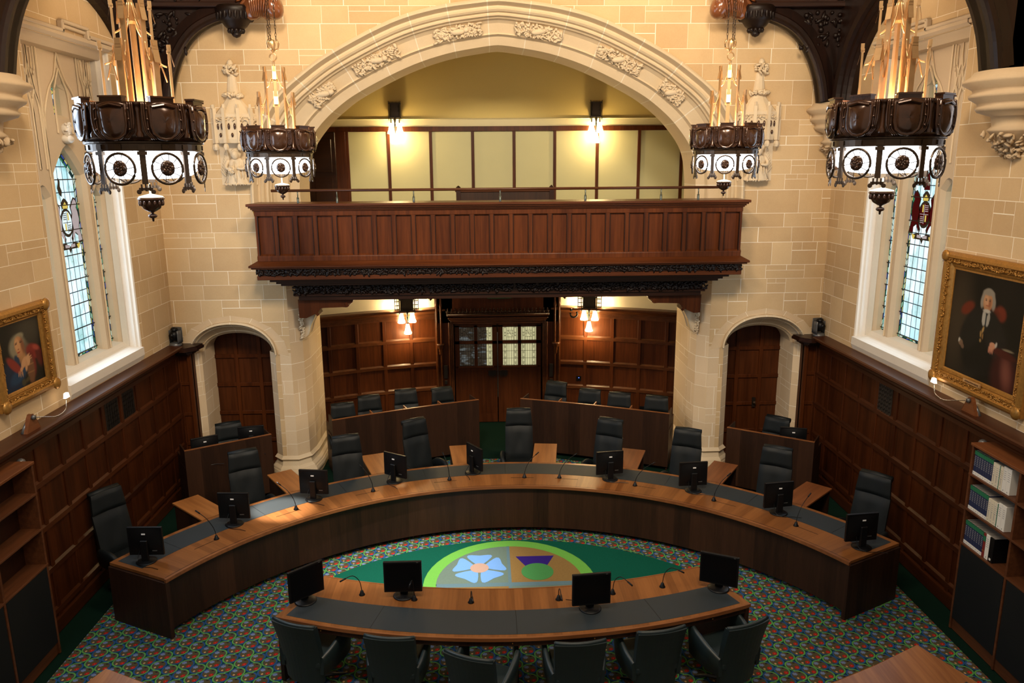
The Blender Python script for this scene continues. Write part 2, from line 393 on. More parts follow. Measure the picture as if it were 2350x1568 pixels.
    def grid(s, rows, closed_u=False, flip=False, uvs=None):
        """rows: list of equal-length point lists"""
        m = len(rows[0]); vs_ = [p for r in rows for p in r]; fs = []; uu = []
        for j in range(len(rows)-1):
            for i in range(m if closed_u else m-1):
                k = (i+1) % m; f = (j*m+i, j*m+k, (j+1)*m+k, (j+1)*m+i); fs.append(f[::-1] if flip else f)
                if uvs:
                    g = [uvs[j][i], uvs[j][k], uvs[j+1][k], uvs[j+1][i]]; uu.append(tuple(g[::-1] if flip else g))
        return s.add(vs_, fs, uu or None)
    def build(s, name, mat, parent=None, smooth=False, bevel=0, M=None, seg=1, solid=0, sub=0):
        me = bpy.data.meshes.new(name)
        if M is not None: s.xf(M)
        me.from_pydata(s.v, [], s.f)
        if s.uv:
            L = me.uv_layers.new(name='UVMap')
            for i, p in enumerate(me.polygons):
                g = s.uv.get(i)
                if g:
                    for k, li in enumerate(p.loop_indices): L.data[li].uv = g[k]
        me.materials.append(MAT[mat] if isinstance(mat, str) else mat)
        if smooth:
            for p in me.polygons: p.use_smooth = True
        me.update(); o = bpy.data.objects.new(name, me); COL.objects.link(o)
        if parent: o.parent = parent
        if sub: md = o.modifiers.new('sub', 'SUBSURF'); md.levels = md.render_levels = sub
        if solid: md = o.modifiers.new('solid', 'SOLIDIFY'); md.thickness = solid; md.offset = 0
        if bevel:
            md = o.modifiers.new('bevel', 'BEVEL'); md.width = bevel; md.segments = seg; md.limit_method = 'ANGLE'; md.angle_limit = R(35)
        return o
def tag(o, label=None, cat=None, group=None, kind=None):
    for k, v in (('label', label), ('category', cat), ('group', group), ('kind', kind)):
        if v: o[k] = v
    return o
def thing(name, label, cat, loc=(0, 0, 0), rz=0, group=None):
    o = bpy.data.objects.new(name, None); COL.objects.link(o); o.location = loc; o.rotation_euler = (0, 0, rz); o.empty_display_size = .1
    return tag(o, label, cat, group)
def kids(o): return [c for c in bpy.data.objects if c.parent == o]
def dup(root, loc, rz=0, label=None, group=None):
    r = root.copy(); COL.objects.link(r); r.location = loc; r.rotation_euler = (0, 0, rz)
    if label: r['label'] = label
    if group: r['group'] = group
    for ch in root.children:
        c = ch.copy(); COL.objects.link(c); c.parent = r
        for g in ch.children:
            d = g.copy(); COL.objects.link(d); d.parent = c
    return r
def struct(o): o['kind'] = 'structure'; return o
def face_holes(outer, holes, plane, t, flip=False):
    """flat face with holes; returns verts, faces in plane ('y': (x,z) at y=t ; 'x': (y,z) at x=t)"""
    loops = [outer]+holes; tri = tessellate_polygon([[Vector((p[0], p[1], 0)) for p in l] for l in loops])
    flat = [p for l in loops for p in l]
    P = (lambda p: (p[0], t, p[1])) if plane == 'y' else (lambda p: (t, p[0], p[1]))
    return [P(p) for p in flat], [tuple(x) for x in tri]
def catmull(pts, n=6):
    out = []; P = [pts[0]]+list(pts)+[pts[-1]]
    for i in range(1, len(P)-2):
        for k in range(n):
            t = k/n; a, b, c, d = (Vector(q) for q in P[i-1:i+3])
            out.append(tuple(.5*((2*b)+(c-a)*t+(2*a-5*b+4*c-d)*t*t+(3*b-a-3*c+d)*t**3)))
    out.append(tuple(pts[-1])); return out
def carve(mb, fn, n, size, rnd, flat=.5):
    """scatter leaf and bud lumps over a surface fn(u,v) -> (point, normal)"""
    for i in range(n):
        u, v = rnd.random(), rnd.random(); p, nn = fn(u, v); k = size*rnd.uniform(.6, 1.3)
        q = nn.to_track_quat('Z', 'Y').to_euler(); b = len(mb.v)
        if rnd.random() < .55:
            a = rnd.uniform(0, pi)
            mb.ell((0, 0, 0), (k*1.3, k*.42, k*flat), (rnd.uniform(-.4, .4), rnd.uniform(-.4, .4), a), 6, 4)
        else: mb.ell((0, 0, 0), (k*.6, k*.6, k*flat*1.2), (0, 0, 0), 6, 4)
        mb.xf(Matrix.Translation(p) @ q.to_matrix().to_4x4(), b)

YB = 12.71; XW = 5.44; XP = 5.36
# ------------------------------------------------------------------ floor
m = MB().add([(-5.6, -1, -.012), (5.6, -1, -.012), (5.6, 16.6, -.012), (-5.6, 16.6, -.012)], [(0, 1, 2, 3)])
struct(m.build('floor', 'green_carpet'))
# patterned carpet in the well of the court, one flat piece to within 0.4 m of the panelling
poly = [(-4.97, -.5), (4.97, -.5), (4.97, 8.95), (4.8, 9.6), (4.2, 11.0), (3.0, 12.4), (1.6, 13.2), (.9, 13.5), (-.9, 13.5), (-1.6, 13.2), (-3.0, 12.4), (-4.2, 11.0), (-4.8, 9.6), (-4.97, 8.95)]
tag(MB().prism(poly, -.010, 0.0).build('patterned_carpet', 'court_carpet'), 'carpet of interlaced blue and green rings with red and blue flowers', 'carpet')

# oval emblem rug
rug = thing('emblem_rug', 'green oval rug with the court emblem, between curved bench and front table', 'rug', (0, 9.1, 0))
def disc(cx, cy, rx, ry, a0=0, a1=2*pi, n=48):
    return [(cx+rx*cos(a0+(a1-a0)*i/n), cy+ry*sin(a0+(a1-a0)*i/n)) for i in range(n+(0 if abs(a1-a0-2*pi) < 1e-6 else 1))]
Rr = 3.5; top = [(x, sqrt(Rr*Rr-x*x)-Rr+1.18) for x in [2.33*cos(pi*i/24) for i in range(25)]]
poly = [(x, y) for x, y in top]+[(-x, -y+.54) for x, y in top][1:-1]
MB().prism(poly, 0, .006).build('green_field', 'rug_green', rug)
o_, i_ = disc(0, 0, 1.13, 1.15), disc(0, 0, .965, .98)
mb = MB(); n = len(o_)
mb.add([(x, y, .006) for x, y in o_]+[(x, y, .0090) for x, y in o_]+[(x, y, .0090) for x, y in i_], [(i, (i+1) % n, n+(i+1) % n, n+i) for i in range(n)]+[(n+i, n+(i+1) % n, 2*n+(i+1) % n, 2*n+i) for i in range(n)])
mb.build('lime_ring', 'rug_lime', rug)
q = lambda a0, a1: [(0, 0)]+disc(0, 0, .968, .983, a0, a1, 24)
MB().prism([(x-.02, y) for x, y in q(pi/2, pi)], .006, .0083).build('grey_quarter', 'rug_grey', rug)
MB().prism([(x+.02, y) for x, y in q(0, pi/2)], .006, .0083).build('tan_quarter', 'rug_tan', rug)
MB().prism([(x-.02, y-.04) for x, y in q(pi, 1.5*pi)], .006, .0083).build('tan_quarter', 'rug_tan', rug)
MB().prism([(x+.02, y-.04) for x, y in q(1.5*pi, 2*pi)], .006, .0083).build('grey_quarter', 'rug_grey', rug)
MB().box(-.021, .021, -.95, .975, .006, .0088).box(-.955, .955, -.09, .002, .006, .0094).build('cross_band', 'rug_pale_blue', rug)
mb = MB()
for k in range(5):
    a = R(90+72*k)
    pet = [(-.05, .10), (-.105, .17), (-.155, .25), (-.172, .295), (-.155, .325), (-.11, .33), (0, .315), (.11, .33), (.155, .325), (.172, .295), (.155, .25), (.105, .17), (.05, .10)]
    pet = [(x*cos(a-pi/2)-y*sin(a-pi/2), x*sin(a-pi/2)+y*cos(a-pi/2)) for x, y in pet]
    mb.prism([(-.40+x*1.02, .39+y*1.08) for x, y in pet], .0085, .0105)
mb.build('blue_flower', 'rug_blue', rug)
MB().prism(disc(-.40, .39, .125, .125, n=32), .0085, .0115).build('flower_centre', 'rug_pink', rug)
MB().prism([(.10, .68), (.63, .68), (.50, .38), (.24, .38)], .0085, .0105).build('thistle_head', 'rug_purple', rug)
MB().prism(disc(.375, .26, .215, .22, n=32), .0085, .0115).build('thistle_ball', 'rug_leaf', rug)

# ------------------------------------------------------------------ back wall with its three openings
IN = [(3.32, 4.7), (3.31, 5.1), (3.22, 5.55), (2.95, 5.94), (2.63, 6.24), (2.24, 6.50), (1.49, 6.86), (.85, 7.07), (.24, 7.18), (0, 7.205)]
OUT = [(3.98, 4.7), (3.96, 5.1), (3.84, 5.75), (3.50, 6.36), (3.06, 6.74), (2.55, 7.07), (1.68, 7.49), (.98, 7.69), (.30, 7.785), (0, 7.81)]
ic = catmull([(x, z, 0) for x, z in IN], 5); oc = catmull([(x, z, 0) for x, z in OUT], 5)
ic = [(-x, z) for x, z, _ in ic]+[(x, z) for x, z, _ in ic][::-1][1:]; oc = [(-x, z) for x, z, _ in oc]+[(x, z) for x, z, _ in oc][::-1][1:]
def sarch(cx, a, b, z0, n=24, e=.92): return [(cx-a*(abs(cos(pi*i/n))**e)*(1 if cos(pi*i/n) > 0 else -1), z0+b*sin(pi*i/n)) for i in range(n+1)]
outer = [(-5.5, 0), (-5.14, 0), (-5.14, 2.2)]+sarch(-4.49, .72, .56, 2.25)+[(-3.80, 2.2), (-3.80, 0), (-3.54, 0), (-3.54, 3.4), (-3.98, 4.6)]
outer += oc+[(3.98, 4.6), (3.54, 3.4), (3.54, 0), (3.80, 0), (3.80, 2.2)]+sarch(4.49, .72, .56, 2.25)+[(5.14, 2.2), (5.14, 0), (5.5, 0), (5.5, 10.2), (-5.5, 10.2)]
v_, f_ = face_holes(outer, [], 'y', YB)
struct(MB().add(v_, f_).build('wall_back', 'ashlar_back'))
# main stone arch : moulded profile lofted between the outer and the inner curve
prof = [(0, 12.71), (.0, 12.64), (.05, 12.60), (.09, 12.61), (.12, 12.67), (.15, 12.74), (.19, 12.74), (.24, 12.72), (.28, 12.75), (.30, 12.80), (.34, 12.79), (.37, 12.80), (.39, 12.86), (.42, 12.88), (.43, 12.93),
        (.50, 12.99), (.72, 13.06), (.76, 13.05), (.78, 13.09), (.80, 13.12), (1.0, 13.19), (1.0, 13.95)]
def archpt(i, t, y): return (oc[i][0]+(ic[i][0]-oc[i][0])*t, y, oc[i][1]+(ic[i][1]-oc[i][1])*t)
L = [0]
for i in range(1, len(ic)): L.append(L[-1]+hypot(ic[i][0]-ic[i-1][0], ic[i][1]-ic[i-1][1]))
rows = [[archpt(i, t, y) for t, y in prof] for i in range(len(ic))]
uvs = [[(L[i]/.56, t) for t, y in prof] for i in range(len(ic))]
arch = thing('stone_arch', 'great pale moulded stone arch with carved leaf panels over the gallery', 'arch', (0, 0, 0))
MB().grid(rows, uvs=uvs).build('arch_moulding', 'dressed_stone', arch)
def arch_at(x, t, y):
    for i in range(len(ic)-1):
        a = archpt(i, t, y); b = archpt(i+1, t, y)
        if a[0] <= x <= b[0]: k = (x-a[0])/(b[0]-a[0]+1e-9); return Vector(a).lerp(Vector(b), k), i
    return Vector(archpt(0, t, y)), 0
for x0, x1 in ((-3.02, -2.68), (-2.31, -1.62), (-1.02, -.28), (.28, 1.02), (1.62, 2.31), (2.68, 3.02)):
    # slab following the curve, then leaves on top
    mb = MB(); xs = [x0+(x1-x0)*k/8 for k in range(9)]; rr = []
    for x in xs:
        pa, i = arch_at(x, .47, 12.97); pb, _ = arch_at(x*.965, .73, 13.07); rr.append((pa, pb))
    N0 = Vector((0, -1, -.25)).normalized()
    mb.grid([[a+Vector((0, .05, 0)), a+N0*.03, b+N0*.03, b+Vector((0, .05, 0))] for a, b in rr])
    def fn(u, v, rr=rr):
        k = u*(len(rr)-1.001); i = int(k); a = rr[i][0].lerp(rr[i+1][0], k-i); b = rr[i][1].lerp(rr[i+1][1], k-i)
        return a.lerp(b, v)+Vector((0, -.045, 0)), N0
    carve(mb, fn, 190, .036, RND, .9)
    a = rr[4][0].lerp(rr[4][1], .5)  # a beast in the foliage
    mb.ell(a+Vector((0, -.06, 0)), (.13, .05, .05), (0, -.1, 0)); mb.ell(a+Vector((.13, -.07, .03)), (.05, .04, .045)); mb.tube([a+Vector((-.12, -.06, 0)), a+Vector((-.2, -.07, .05)), a+Vector((-.16, -.07, .1))], .015, 5)
    mb.build('carved_panel', 'carved_stone', arch, smooth=True)
# small side arches
for sgn, side in ((-1, 'left'), (1, 'right')):
    A = thing('side_arch', 'stone side arch with round moulding at the %s of the court' % side, 'arch')
    cx = 4.49*sgn; pf = [(0, 12.71), (.0, 12.66), (.12, 12.65), (.2, 12.69), (.26, 12.74), (.30, 12.72), (.36, 12.74), (.42, 12.80), (.75, 12.93), (.82, 12.91), (.88, 12.94), (1, 12.98), (1, 13.5)]
    N = 28; rows = []; uvs = []
    oa = sarch(cx, .72, .56, 2.25, N); ia = sarch(cx, .565, .33, 2.24, N)
    for i in range(N+1):
        rows.append([(oa[i][0]+(ia[i][0]-oa[i][0])*t, y, oa[i][1]+(ia[i][1]-oa[i][1])*t) for t, y in pf]); uvs.append([(i/N*6.0, t) for t, y in pf])
    MB().grid(rows, uvs=uvs).build('arch_moulding', 'dressed_stone', A)
    mb = MB(); oo = sarch(cx, .93, .72, 2.2, 8, 1); ii = sarch(cx, .735, .575, 2.25, 8, .92)
    mb.grid([[(oo[i][0], 12.704, oo[i][1]), (ii[i][0], 12.704, ii[i][1])] for i in range(9)], uvs=[[(i+.0, 0), (i+.0, 1)] for i in range(9)])
    mb.build('voussoir_ring', 'voussoir_stone', A)
    # jambs
    def strip(pl, z0, z1): return [[(x*sgn, y, z) for x, y in pl] for z in (z0, z1)]
    st = struct(MB().grid(strip([(5.14, 12.71), (5.05, 12.80), (5.05, 13.6)], 0, 2.28)).build('wall_%s_jamb' % side, 'ashlar_pier'))
    # pier between the side arch and the apse
    pl = [(3.93, 13.6), (3.93, 12.86), (3.80, 12.712), (3.54, 12.705), (3.37, 12.88), (3.32, 13.2), (3.32, 14.1)]
    P = thing('stone_pier', 'octagonal pale stone pier between the %s side arch and the apse' % side, 'pillar')
    mb = MB().grid(strip(pl, .36, 2.27)); mb.grid(strip(pl[3:], 2.27, 3.45)); mb.build('shaft', 'ashlar_pier', P)
    def ringo(d): # offset outline
        q_ = [(3.93+d, 13.6), (3.93+d, 12.86-d*.45), (3.80+d*.4, 12.712-d), (3.54-d*.45, 12.705-d), (3.37-d, 12.88-d*.6), (3.32-d, 13.2), (3.32-d, 14.0)]
        return [(x*sgn, y) for x, y in q_]
    lv = [(0, .44), (.03, .40), (.045, .385), (.02, .36), (.01, .34), (.03, .27), (.08, .23), (.09, .20), (.105, .20), (.125, .15), (.125, .115), (.085, .10), (.085, 0)]
    MB().grid([[(x, y, z) for x, y in ringo(d)] for d, z in lv]).build('base', 'carved_stone', P)
    # carved corbel capital on the apse side
    mb = MB(); 
    for k, (zz, w_) in enumerate(((3.02, .25), (2.95, .2), (2.8, .14), (2.65, .10), (2.5, .04))):
        pass
    mb.prism([(3.32*sgn, 3.04), (3.05*sgn, 3.04), (3.05*sgn, 2.98), (3.12*sgn, 2.88), (3.2*sgn, 2.72), (3.25*sgn, 2.55), (3.33*sgn, 2.48)], 12.86, 13.12, 'y')
    carve(mb, lambda u, v: (Vector(((3.37-.05*u)*sgn, 12.80+.03*u, 2.5+.5*v)), Vector((-.5*sgn, -1, 0)).normalized()), 90, .03, RND, .8)
    mb.ell((3.06*sgn, 12.95, 2.98), (.05, .05, .05)); mb.build('carved_corbel', 'carved_stone', P, smooth=True)
    # panelled oak behind the side arch
    D = struct(MB().box(min(5.3*sgn, 3.6*sgn), max(5.3*sgn, 3.6*sgn), 13.42, 13.47, 0, 2.75).build('wall_%s_recess' % side, 'oak_door'))
    mb = MB(); a, b = sorted((5.15*sgn, 3.75*sgn)); xs = ([a, a+.06, a+.47, a+.88, b] if side == 'left' else [a, a+.2, a+.53, a+.96, b-.02, b])
    zs = [0.05, .5, 1.02, 1.54, 2.06, 2.58]
    for x in xs: mb.box(x-.035, x+.035, 13.385, 13.425, 0, 2.7)
    for z in zs: mb.box(a, b, 13.39, 13.42, z-.035, z+.035)
    mb.build('trim_stiles_%s' % side, 'oak_panel', bevel=.008)['kind'] = 'structure'
    if side == 'right':
        kn = thing('door_knob_set', 'small dark knob and lock plate on the panelled door in the right arch', 'door knob', (4.62, 13.37, 1.05))
        MB().box(-.03, .03, 0, .012, -.09, .09).build('lock_plate', 'iron', kn); MB().ell((0, -.03, 0), (.03, .03, .03)).build('knob', 'bronze_mid', kn, smooth=True)

struct(MB().box(-5.6, 5.6, -.5, 12.75, 10.15, 10.2).build('ceiling', 'oak_roof'))
# ------------------------------------------------------------------ side walls, windows
WY0, WY1, WZ0, WZ1 = 9.38, 11.50, 2.68, 6.86
GX = 5.80; FX = 5.66
def ogee(y0, y1, z0, z1, zs=None, n=6):
    c = (y0+y1)/2; zs = z1-(y1-y0)*.55 if zs is None else zs
    pts = [(y0, z0), (y1, z0), (y1, zs)]
    for i in range(1, n+1):
        t = i/n; pts.append((y1+(c-y1)*t, zs+(z1-zs)*(sin(t*pi/2)*.75+.25*t**3)))
    for i in range(n-1, -1, -1):
        t = i/n; pts.append((y0+(c-y0)*t, zs+(z1-zs)*(sin(t*pi/2)*.75+.25*t**3)))
    return pts
LIGHTS = [ogee(9.70, 9.96, 2.80, 5.08), ogee(10.15, 10.89, 2.80, 5.58, 5.22), ogee(11.09, 11.37, 2.80, 5.08), ogee(10.36, 10.62, 5.98, 6.46)]
def grow(p, d):
    cy = sum(q[0] for q in p)/len(p); cz = sum(q[1] for q in p)/len(p); out = []
    for y, z in p: out.append((y+(d if y > cy+1e-4 else (-d if y < cy-1e-4 else 0)), z+(d if z > cz else -d)))
    return out
for sgn, side, idx in ((-1, 'left', 1), (1, 'right', 2)):
    wall = [(-.5, 2.3), (YB+.02, 2.3), (YB+.02, 10.2), (-.5, 10.2)]
    v_, f_ = face_holes(wall, [[(WY0, WZ0), (WY1, WZ0), (WY1, WZ1), (WY0, WZ1)]], 'x', XW*sgn)
    struct(MB().add(v_, f_).build('wall_%s' % side, 'ashlar_side'))
    W = bpy.data.objects.new('window_%d' % idx, None); COL.objects.link(W); struct(W)
    # reveal : stepped and hollowed splay on the far and near jambs
    jf = [(XW, WY1), (5.45, WY1-.025), (5.48, WY1-.03), (5.50, WY1-.055), (5.54, WY1-.05), (5.575, WY1-.07), (5.58, WY1-.105), (FX, WY1-.11)]
    jn = [(x, WY0+(WY1-y)) for x, y in jf]
    mb = MB()
    for J in (jf, jn): mb.grid([[(x*sgn, y, z) for x, y in J] for z in (WZ0-.02, WZ1+.05)])
    mb.build('jamb', 'window_stone', W)
    sill = [(XW-.004, 2.50), (XW-.03, 2.57), (XW-.03, 2.685), (XW+.01, 2.69), (5.50, 2.695), (5.56, 2.71), (5.62, 2.745), (FX, 2.79), (GX+.02, 2.82)]
    MB().grid([[(x*sgn, y, z) for x, z in sill] for y in (WY0, WY1)]).add([((XW-.004)*sgn, WY0-.0, 2.5), ((XW-.03)*sgn, WY0, 2.57), ((XW-.03)*sgn, WY0, 2.685), (XW*sgn, WY0, 2.685)], [(0, 1, 2, 3)]).build('sill', 'window_stone', W)
    head = [(XW-.004, 6.93), (XW-.05, 6.95), (XW-.05, 6.90), (XW-.01, 6.87), (XW+.03, 6.86), (5.50, 6.82), (5.55, 6.76), (FX, 6.74)]
    MB().grid([[(x*sgn, y, z) for x, z in head] for y in (WY0, WY1)]).build('head_cavetto', 'tracery_stone', W)
    mb = MB()  # stepped label mould
    for y0, y1, z in ((WY0-.12, 10.27, 6.94), (10.24, 10.90, 7.05), (10.87, WY1+.12, 6.96)):
        a, b = sorted(((XW-.07)*sgn, XW*sgn)); mb.box(a, b, y0, y1, z, z+.045); a, b = sorted(((XW-.04)*sgn, XW*sgn)); mb.box(a, b, y0, y1, z-.05, z)
    for y in (10.25, 10.88): a, b = sorted(((XW-.07)*sgn, XW*sgn)); mb.box(a, b, y-.03, y+.03, 6.94, 7.08)
    mb.build('label_mould', 'tracery_stone', W, bevel=.01)
    # traceried screen
    v_, f_ = face_holes([(WY0, 2.7), (WY1, 2.7), (WY1, 6.85), (WY0, 6.85)], [grow(l, .035) for l in LIGHTS], 'x', FX*sgn)
    mb = MB().add(v_, f_)
    for l in LIGHTS:
        g = grow(l, .035); mb.grid([[(FX*sgn, *p) for p in g], [((FX+.06)*sgn, *p) for p in l], [((GX+.01)*sgn, *p) for p in l]], closed_u=True)
    mb.build('mullions', 'tracery_stone', W)
    mb = MB(); ribs = []
    def rb(*pts): ribs.append([((FX-.012)*sgn, y, z) for y, z in catmull([(a, b, 0) for a, b in pts], 4) for y, z in [(y, z)]] if 0 else [((FX-.012)*sgn, q[0], q[1]) for q in catmull([(a, b, 0) for a, b in pts], 4)])
    for y in (9.62, 10.04, 11.0, 11.42): rb((y, 2.8), (y, 6.75))
    for c, hw, z0 in ((10.52, .47, 5.3), ):
        for d in (-1, 1): rb((c+d*hw, z0), (c+d*hw*.97, 5.9), (c+d*.30, 6.25), (c+d*.12, 6.45), (c, 6.74)); rb((c+d*.18, 5.75), (c+d*.17, 6.2), (c+d*.10, 6.38), (c, 6.55))
    for c in (9.83, 11.21):
        for d in (-1, 1):
            rb((c+d*.2, 5.2), (c+d*.19, 5.9), (c+d*.08, 6.25), (c, 6.6)); rb((c+d*.1, 6.72), (c+d*.09, 6.5), (c+d*.02, 6.36), (c, 6.2))
    for c in (9.755, 9.905, 11.135, 11.285):
        for d in (-1, 1): rb((c+d*.075, 5.3), (c+d*.075, 5.95), (c+d*.05, 6.12), (c, 6.24)); rb((c, 6.24), (c+d*.03, 6.40), (c+d*.07, 6.52), (c+d*.075, 6.74))
    for r_ in ribs: mb.tube(r_, .013, 5)
    mb.build('tracery_rib', 'carved_stone', W)  # paler than the panel behind: shading between rib and recess put into the colour
    mb = MB().ell(((FX-.03)*sgn, 10.5, 5.80), (.07, .07, .08), nu=10, nv=6); carve(mb, lambda u, v: (Vector(((FX-.06)*sgn, 10.42+.16*u, 5.72+.16*v)), Vector((-sgn, 0, 0))), 25, .022, RND, .9)
    mb.ell(((FX-.03)*sgn, 10.5, 5.68), (.08, .1, .06)); mb.build('carved_boss', 'window_stone', W, smooth=True)
    # glass : leaded panes with a coloured border on three sides
    for k, l in enumerate(LIGHTS):
        tri = tessellate_polygon([[Vector((p[0], p[1], 0)) for p in l]])
        b = .045 if k == 1 else .03
        if k == 3:
            MB().add([(GX*sgn, *p) for p in l], [tuple(t) for t in tri]).build('stained_glass', 'figure_glass', W); continue
        y0 = min(p[0] for p in l); y1 = max(p[0] for p in l); inn = grow(l, -b*1.3)
        m1 = MB(); m1.add([(GX*sgn, *p) for p in inn], [tuple(t) for t in tri], [tuple((inn[j][0]-y0-.0585, inn[j][1]-2.858) for j in t) for t in tri])
        m1.build('leaded_pane', 'leaded_glass', W)
        m2 = MB(); n = len(l); acc = 0
        rws = [[], []]; uvl = [[], []]
        for i in range(n+1):
            a, b_ = l[i % n], inn[i % n]
            if i: acc += hypot(l[i % n][0]-l[(i-1) % n][0], l[i % n][1]-l[(i-1) % n][1])
            rws[0].append((GX*sgn-.001*sgn, *a)); rws[1].append((GX*sgn-.001*sgn, *b_)); uvl[0].append((0, acc)); uvl[1].append((b*1.3*1.3, acc))
        m2.grid(rws, uvs=uvl); m2.build('coloured_border', 'border_glass', W)
    mb = MB()
    for z in [2.86+.33*k for k in range(8)]: a, b = sorted(((GX-.02)*sgn, (GX-.008)*sgn)); mb.box(a, b, 10.15, 10.89, z-.006, z+.006); mb.box(a, b, 11.09, 11.37, z-.006, z+.006)
    mb.build('saddle_bar', 'dark_metal', W)
    # royal arms in the middle light
    ac = thing('royal_arms_glass', ('pale royal coat of arms with two silver lions in the left window' if side == 'left' else 'dark red royal coat of arms with crown in the right window'), 'stained glass arms', ((GX-.012)*sgn, 10.52, 4.62))
    sx = lambda y, z: (0, y, z)
    lion = [(.20, .26), (.23, .29), (.27, .27), (.29, .22), (.26, .18), (.29, .12), (.31, .02), (.28, -.08), (.31, -.18), (.33, -.26), (.24, -.27), (.24, -.18), (.18, -.14), (.13, -.22), (.12, -.26), (.10, -.2), (.15, -.10), (.13, .02), (.16, .10), (.14, .18)]
    def flat(poly, d, name, mat, mirror=True):
        mbb = MB()
        for s_ in ((1, -1) if mirror else (1,)):
            pp_ = [(y*s_, z) for y, z in poly]; mbb.prism(pp_, -.002-d*sgn, .002-d*sgn, 'x')
        return mbb.build(name, mat, ac)
    lc = 'glass_pink' if side == 'left' else 'glass_red'
    flat([(.215+(y-.215)*1.28, .01+(z-.01)*1.09) for y, z in lion], 0, 'lion_outline', 'iron'); flat(lion, .004, 'lion', lc)
    sh = disc(0, -.01, .115, .15, n=20)
    flat([(y*1.3, z*1.25) for y, z in sh], 0, 'garter', 'iron', False); flat(sh, .004, 'shield', 'glass_pale' if side == 'left' else 'glass_red', False)
    mb = MB()
    XA, XB = sorted((-.008*sgn, -.006*sgn))
    for k in range(4): mb.box(XA, XB, -.09, -.015, .03+.025*k, .04+.025*k).box(XA, XB, .015, .085, -.05-.025*k, -.04-.025*k)
    mb.box(XA, XB, -.1, .1, -.012, -.004).box(XA, XB, -.004, .004, -.14, .13); mb.build('shield_lines', 'iron' if side == 'left' else 'glass_pink', ac)
    MB().box(XA, XB, .02, .05, .02, .12).box(XA, XB, -.06, -.03, -.11, -.02).build('gold_quarter', 'glass_amber', ac)
    flat([(-.07, .17), (.07, .17), (.085, .25), (.04, .29), (0, .31), (-.04, .29), (-.085, .25)], 0, 'crown_outline', 'iron', False)
    flat([(-.055, .175), (.055, .175), (.06, .215), (.03, .23), (0, .26), (-.03, .23), (-.06, .215)], .004, 'crown', 'glass_amber', False)
    flat([(-.10, .36), (-.05, .33), (-.03, .40), (-.06, .46), (-.05, .53), (-.08, .57), (-.10, .50), (-.13, .44)] if side == 'left' else [(-.07, .32), (.07, .32), (.06, .42), (.04, .52), (-.02, .55), (-.06, .46)], .002, 'crest', 'iron' if side == 'left' else 'glass_red', False)
    flat([(-.28, -.30), (-.1, -.27), (0, -.33), (.1, -.27), (.28, -.30), (.2, -.36), (.03, -.36), (0, -.42), (-.03, -.36), (-.2, -.36)], .002, 'motto_ribbon', 'iron', False)
    flat([(.17, -.31), (.25, -.29), (.24, -.34), (.2, -.37)], .006, 'ribbon_end', 'glass_amber'); flat([(.02, -.30), (.12, -.295), (.12, -.335), (.02, -.34)], .006, 'ribbon_text', 'glass_pink')
    # corbels of the roof trusses
    for cy_, cr, nm in ((8.35, .56, 'near'), (12.62, .52, 'far')):
        cp = [(0, 6.25), (cr*.82, 6.24), (cr*.86, 6.20), (cr, 6.15), (cr*1.0, 6.12), (cr*.82, 6.06), (cr*.80, 6.03), (cr*.88, 6.0), (cr*.86, 5.97), (cr*.72, 5.92), (cr*.70, 5.89), (cr*.75, 5.87), (cr*.70, 5.83), (cr*.45, 5.78), (cr*.42, 5.68), (cr*.5, 5.64), (cr*.46, 5.62), (0, 5.3)]
        a0 = pi/2 if sgn > 0 else -pi/2
        K = thing('stone_corbel', 'moulded stone corbel with carved foliage on the %s wall, %s' % (side, 'nearer the camera' if nm == 'near' else 'in the far corner'), 'corbel')
        MB().lathe(cp, 20, ((XW+.0)*sgn, cy_, 0), a0, a0+pi).build('moulding', 'corbel_stone', K, smooth=True)
        mb = MB(); carve(mb, lambda u, v: (Vector(((XW-.02-(.30-.22*v)*sin(pi*u)*(1-.5*v))*sgn, cy_-(.28-.18*v)*cos(pi*u), 5.60-.25*v)), Vector((-sgn, -.5, -.3)).normalized()), 90, .035, RND, .9)
        mb.build('foliage', 'corbel_stone', K, smooth=True)
    # stone roll label stop strip above: curved wall rib of oak
    T = thing('wall_rib', 'dark moulded oak arch rib framing the %s window bay' % side, 'roof truss')
    rows = []
    for i in range(37):
        t = pi*i/36; c_, s_ = cos(t), sin(t); row = []
        for off, xx in ((0, XW), (0, XW-.10), (.03, XW-.15), (.06, XW-.15), (.08, XW-.20), (.14, XW-.20), (.16, XW-.26), (.24, XW-.28), (.27, XW-.24), (.40, XW-.24), (.42, XW)):
            row.append((xx*sgn, 10.47-(1.62+off)*c_, 6.22+(1.34+off)*s_))
        rows.append(row)
    MB().grid(rows).build('rib', 'oak_roof', T, smooth=False)
    # spandrel boards above the rib
    top_ = [(8.30, 9.4), (8.30, 6.25)]+[(10.47-(2.0)*cos(pi*i/24), 6.22+1.72*sin(pi*i/24)) for i in range(25)]+[(12.65, 6.25), (12.65, 9.4)]
    a, b = sorted(((XW-.2)*sgn, (XW-.05)*sgn)); MB().prism(top_, a, b, 'x').build('spandrel', 'oak_roof', T)

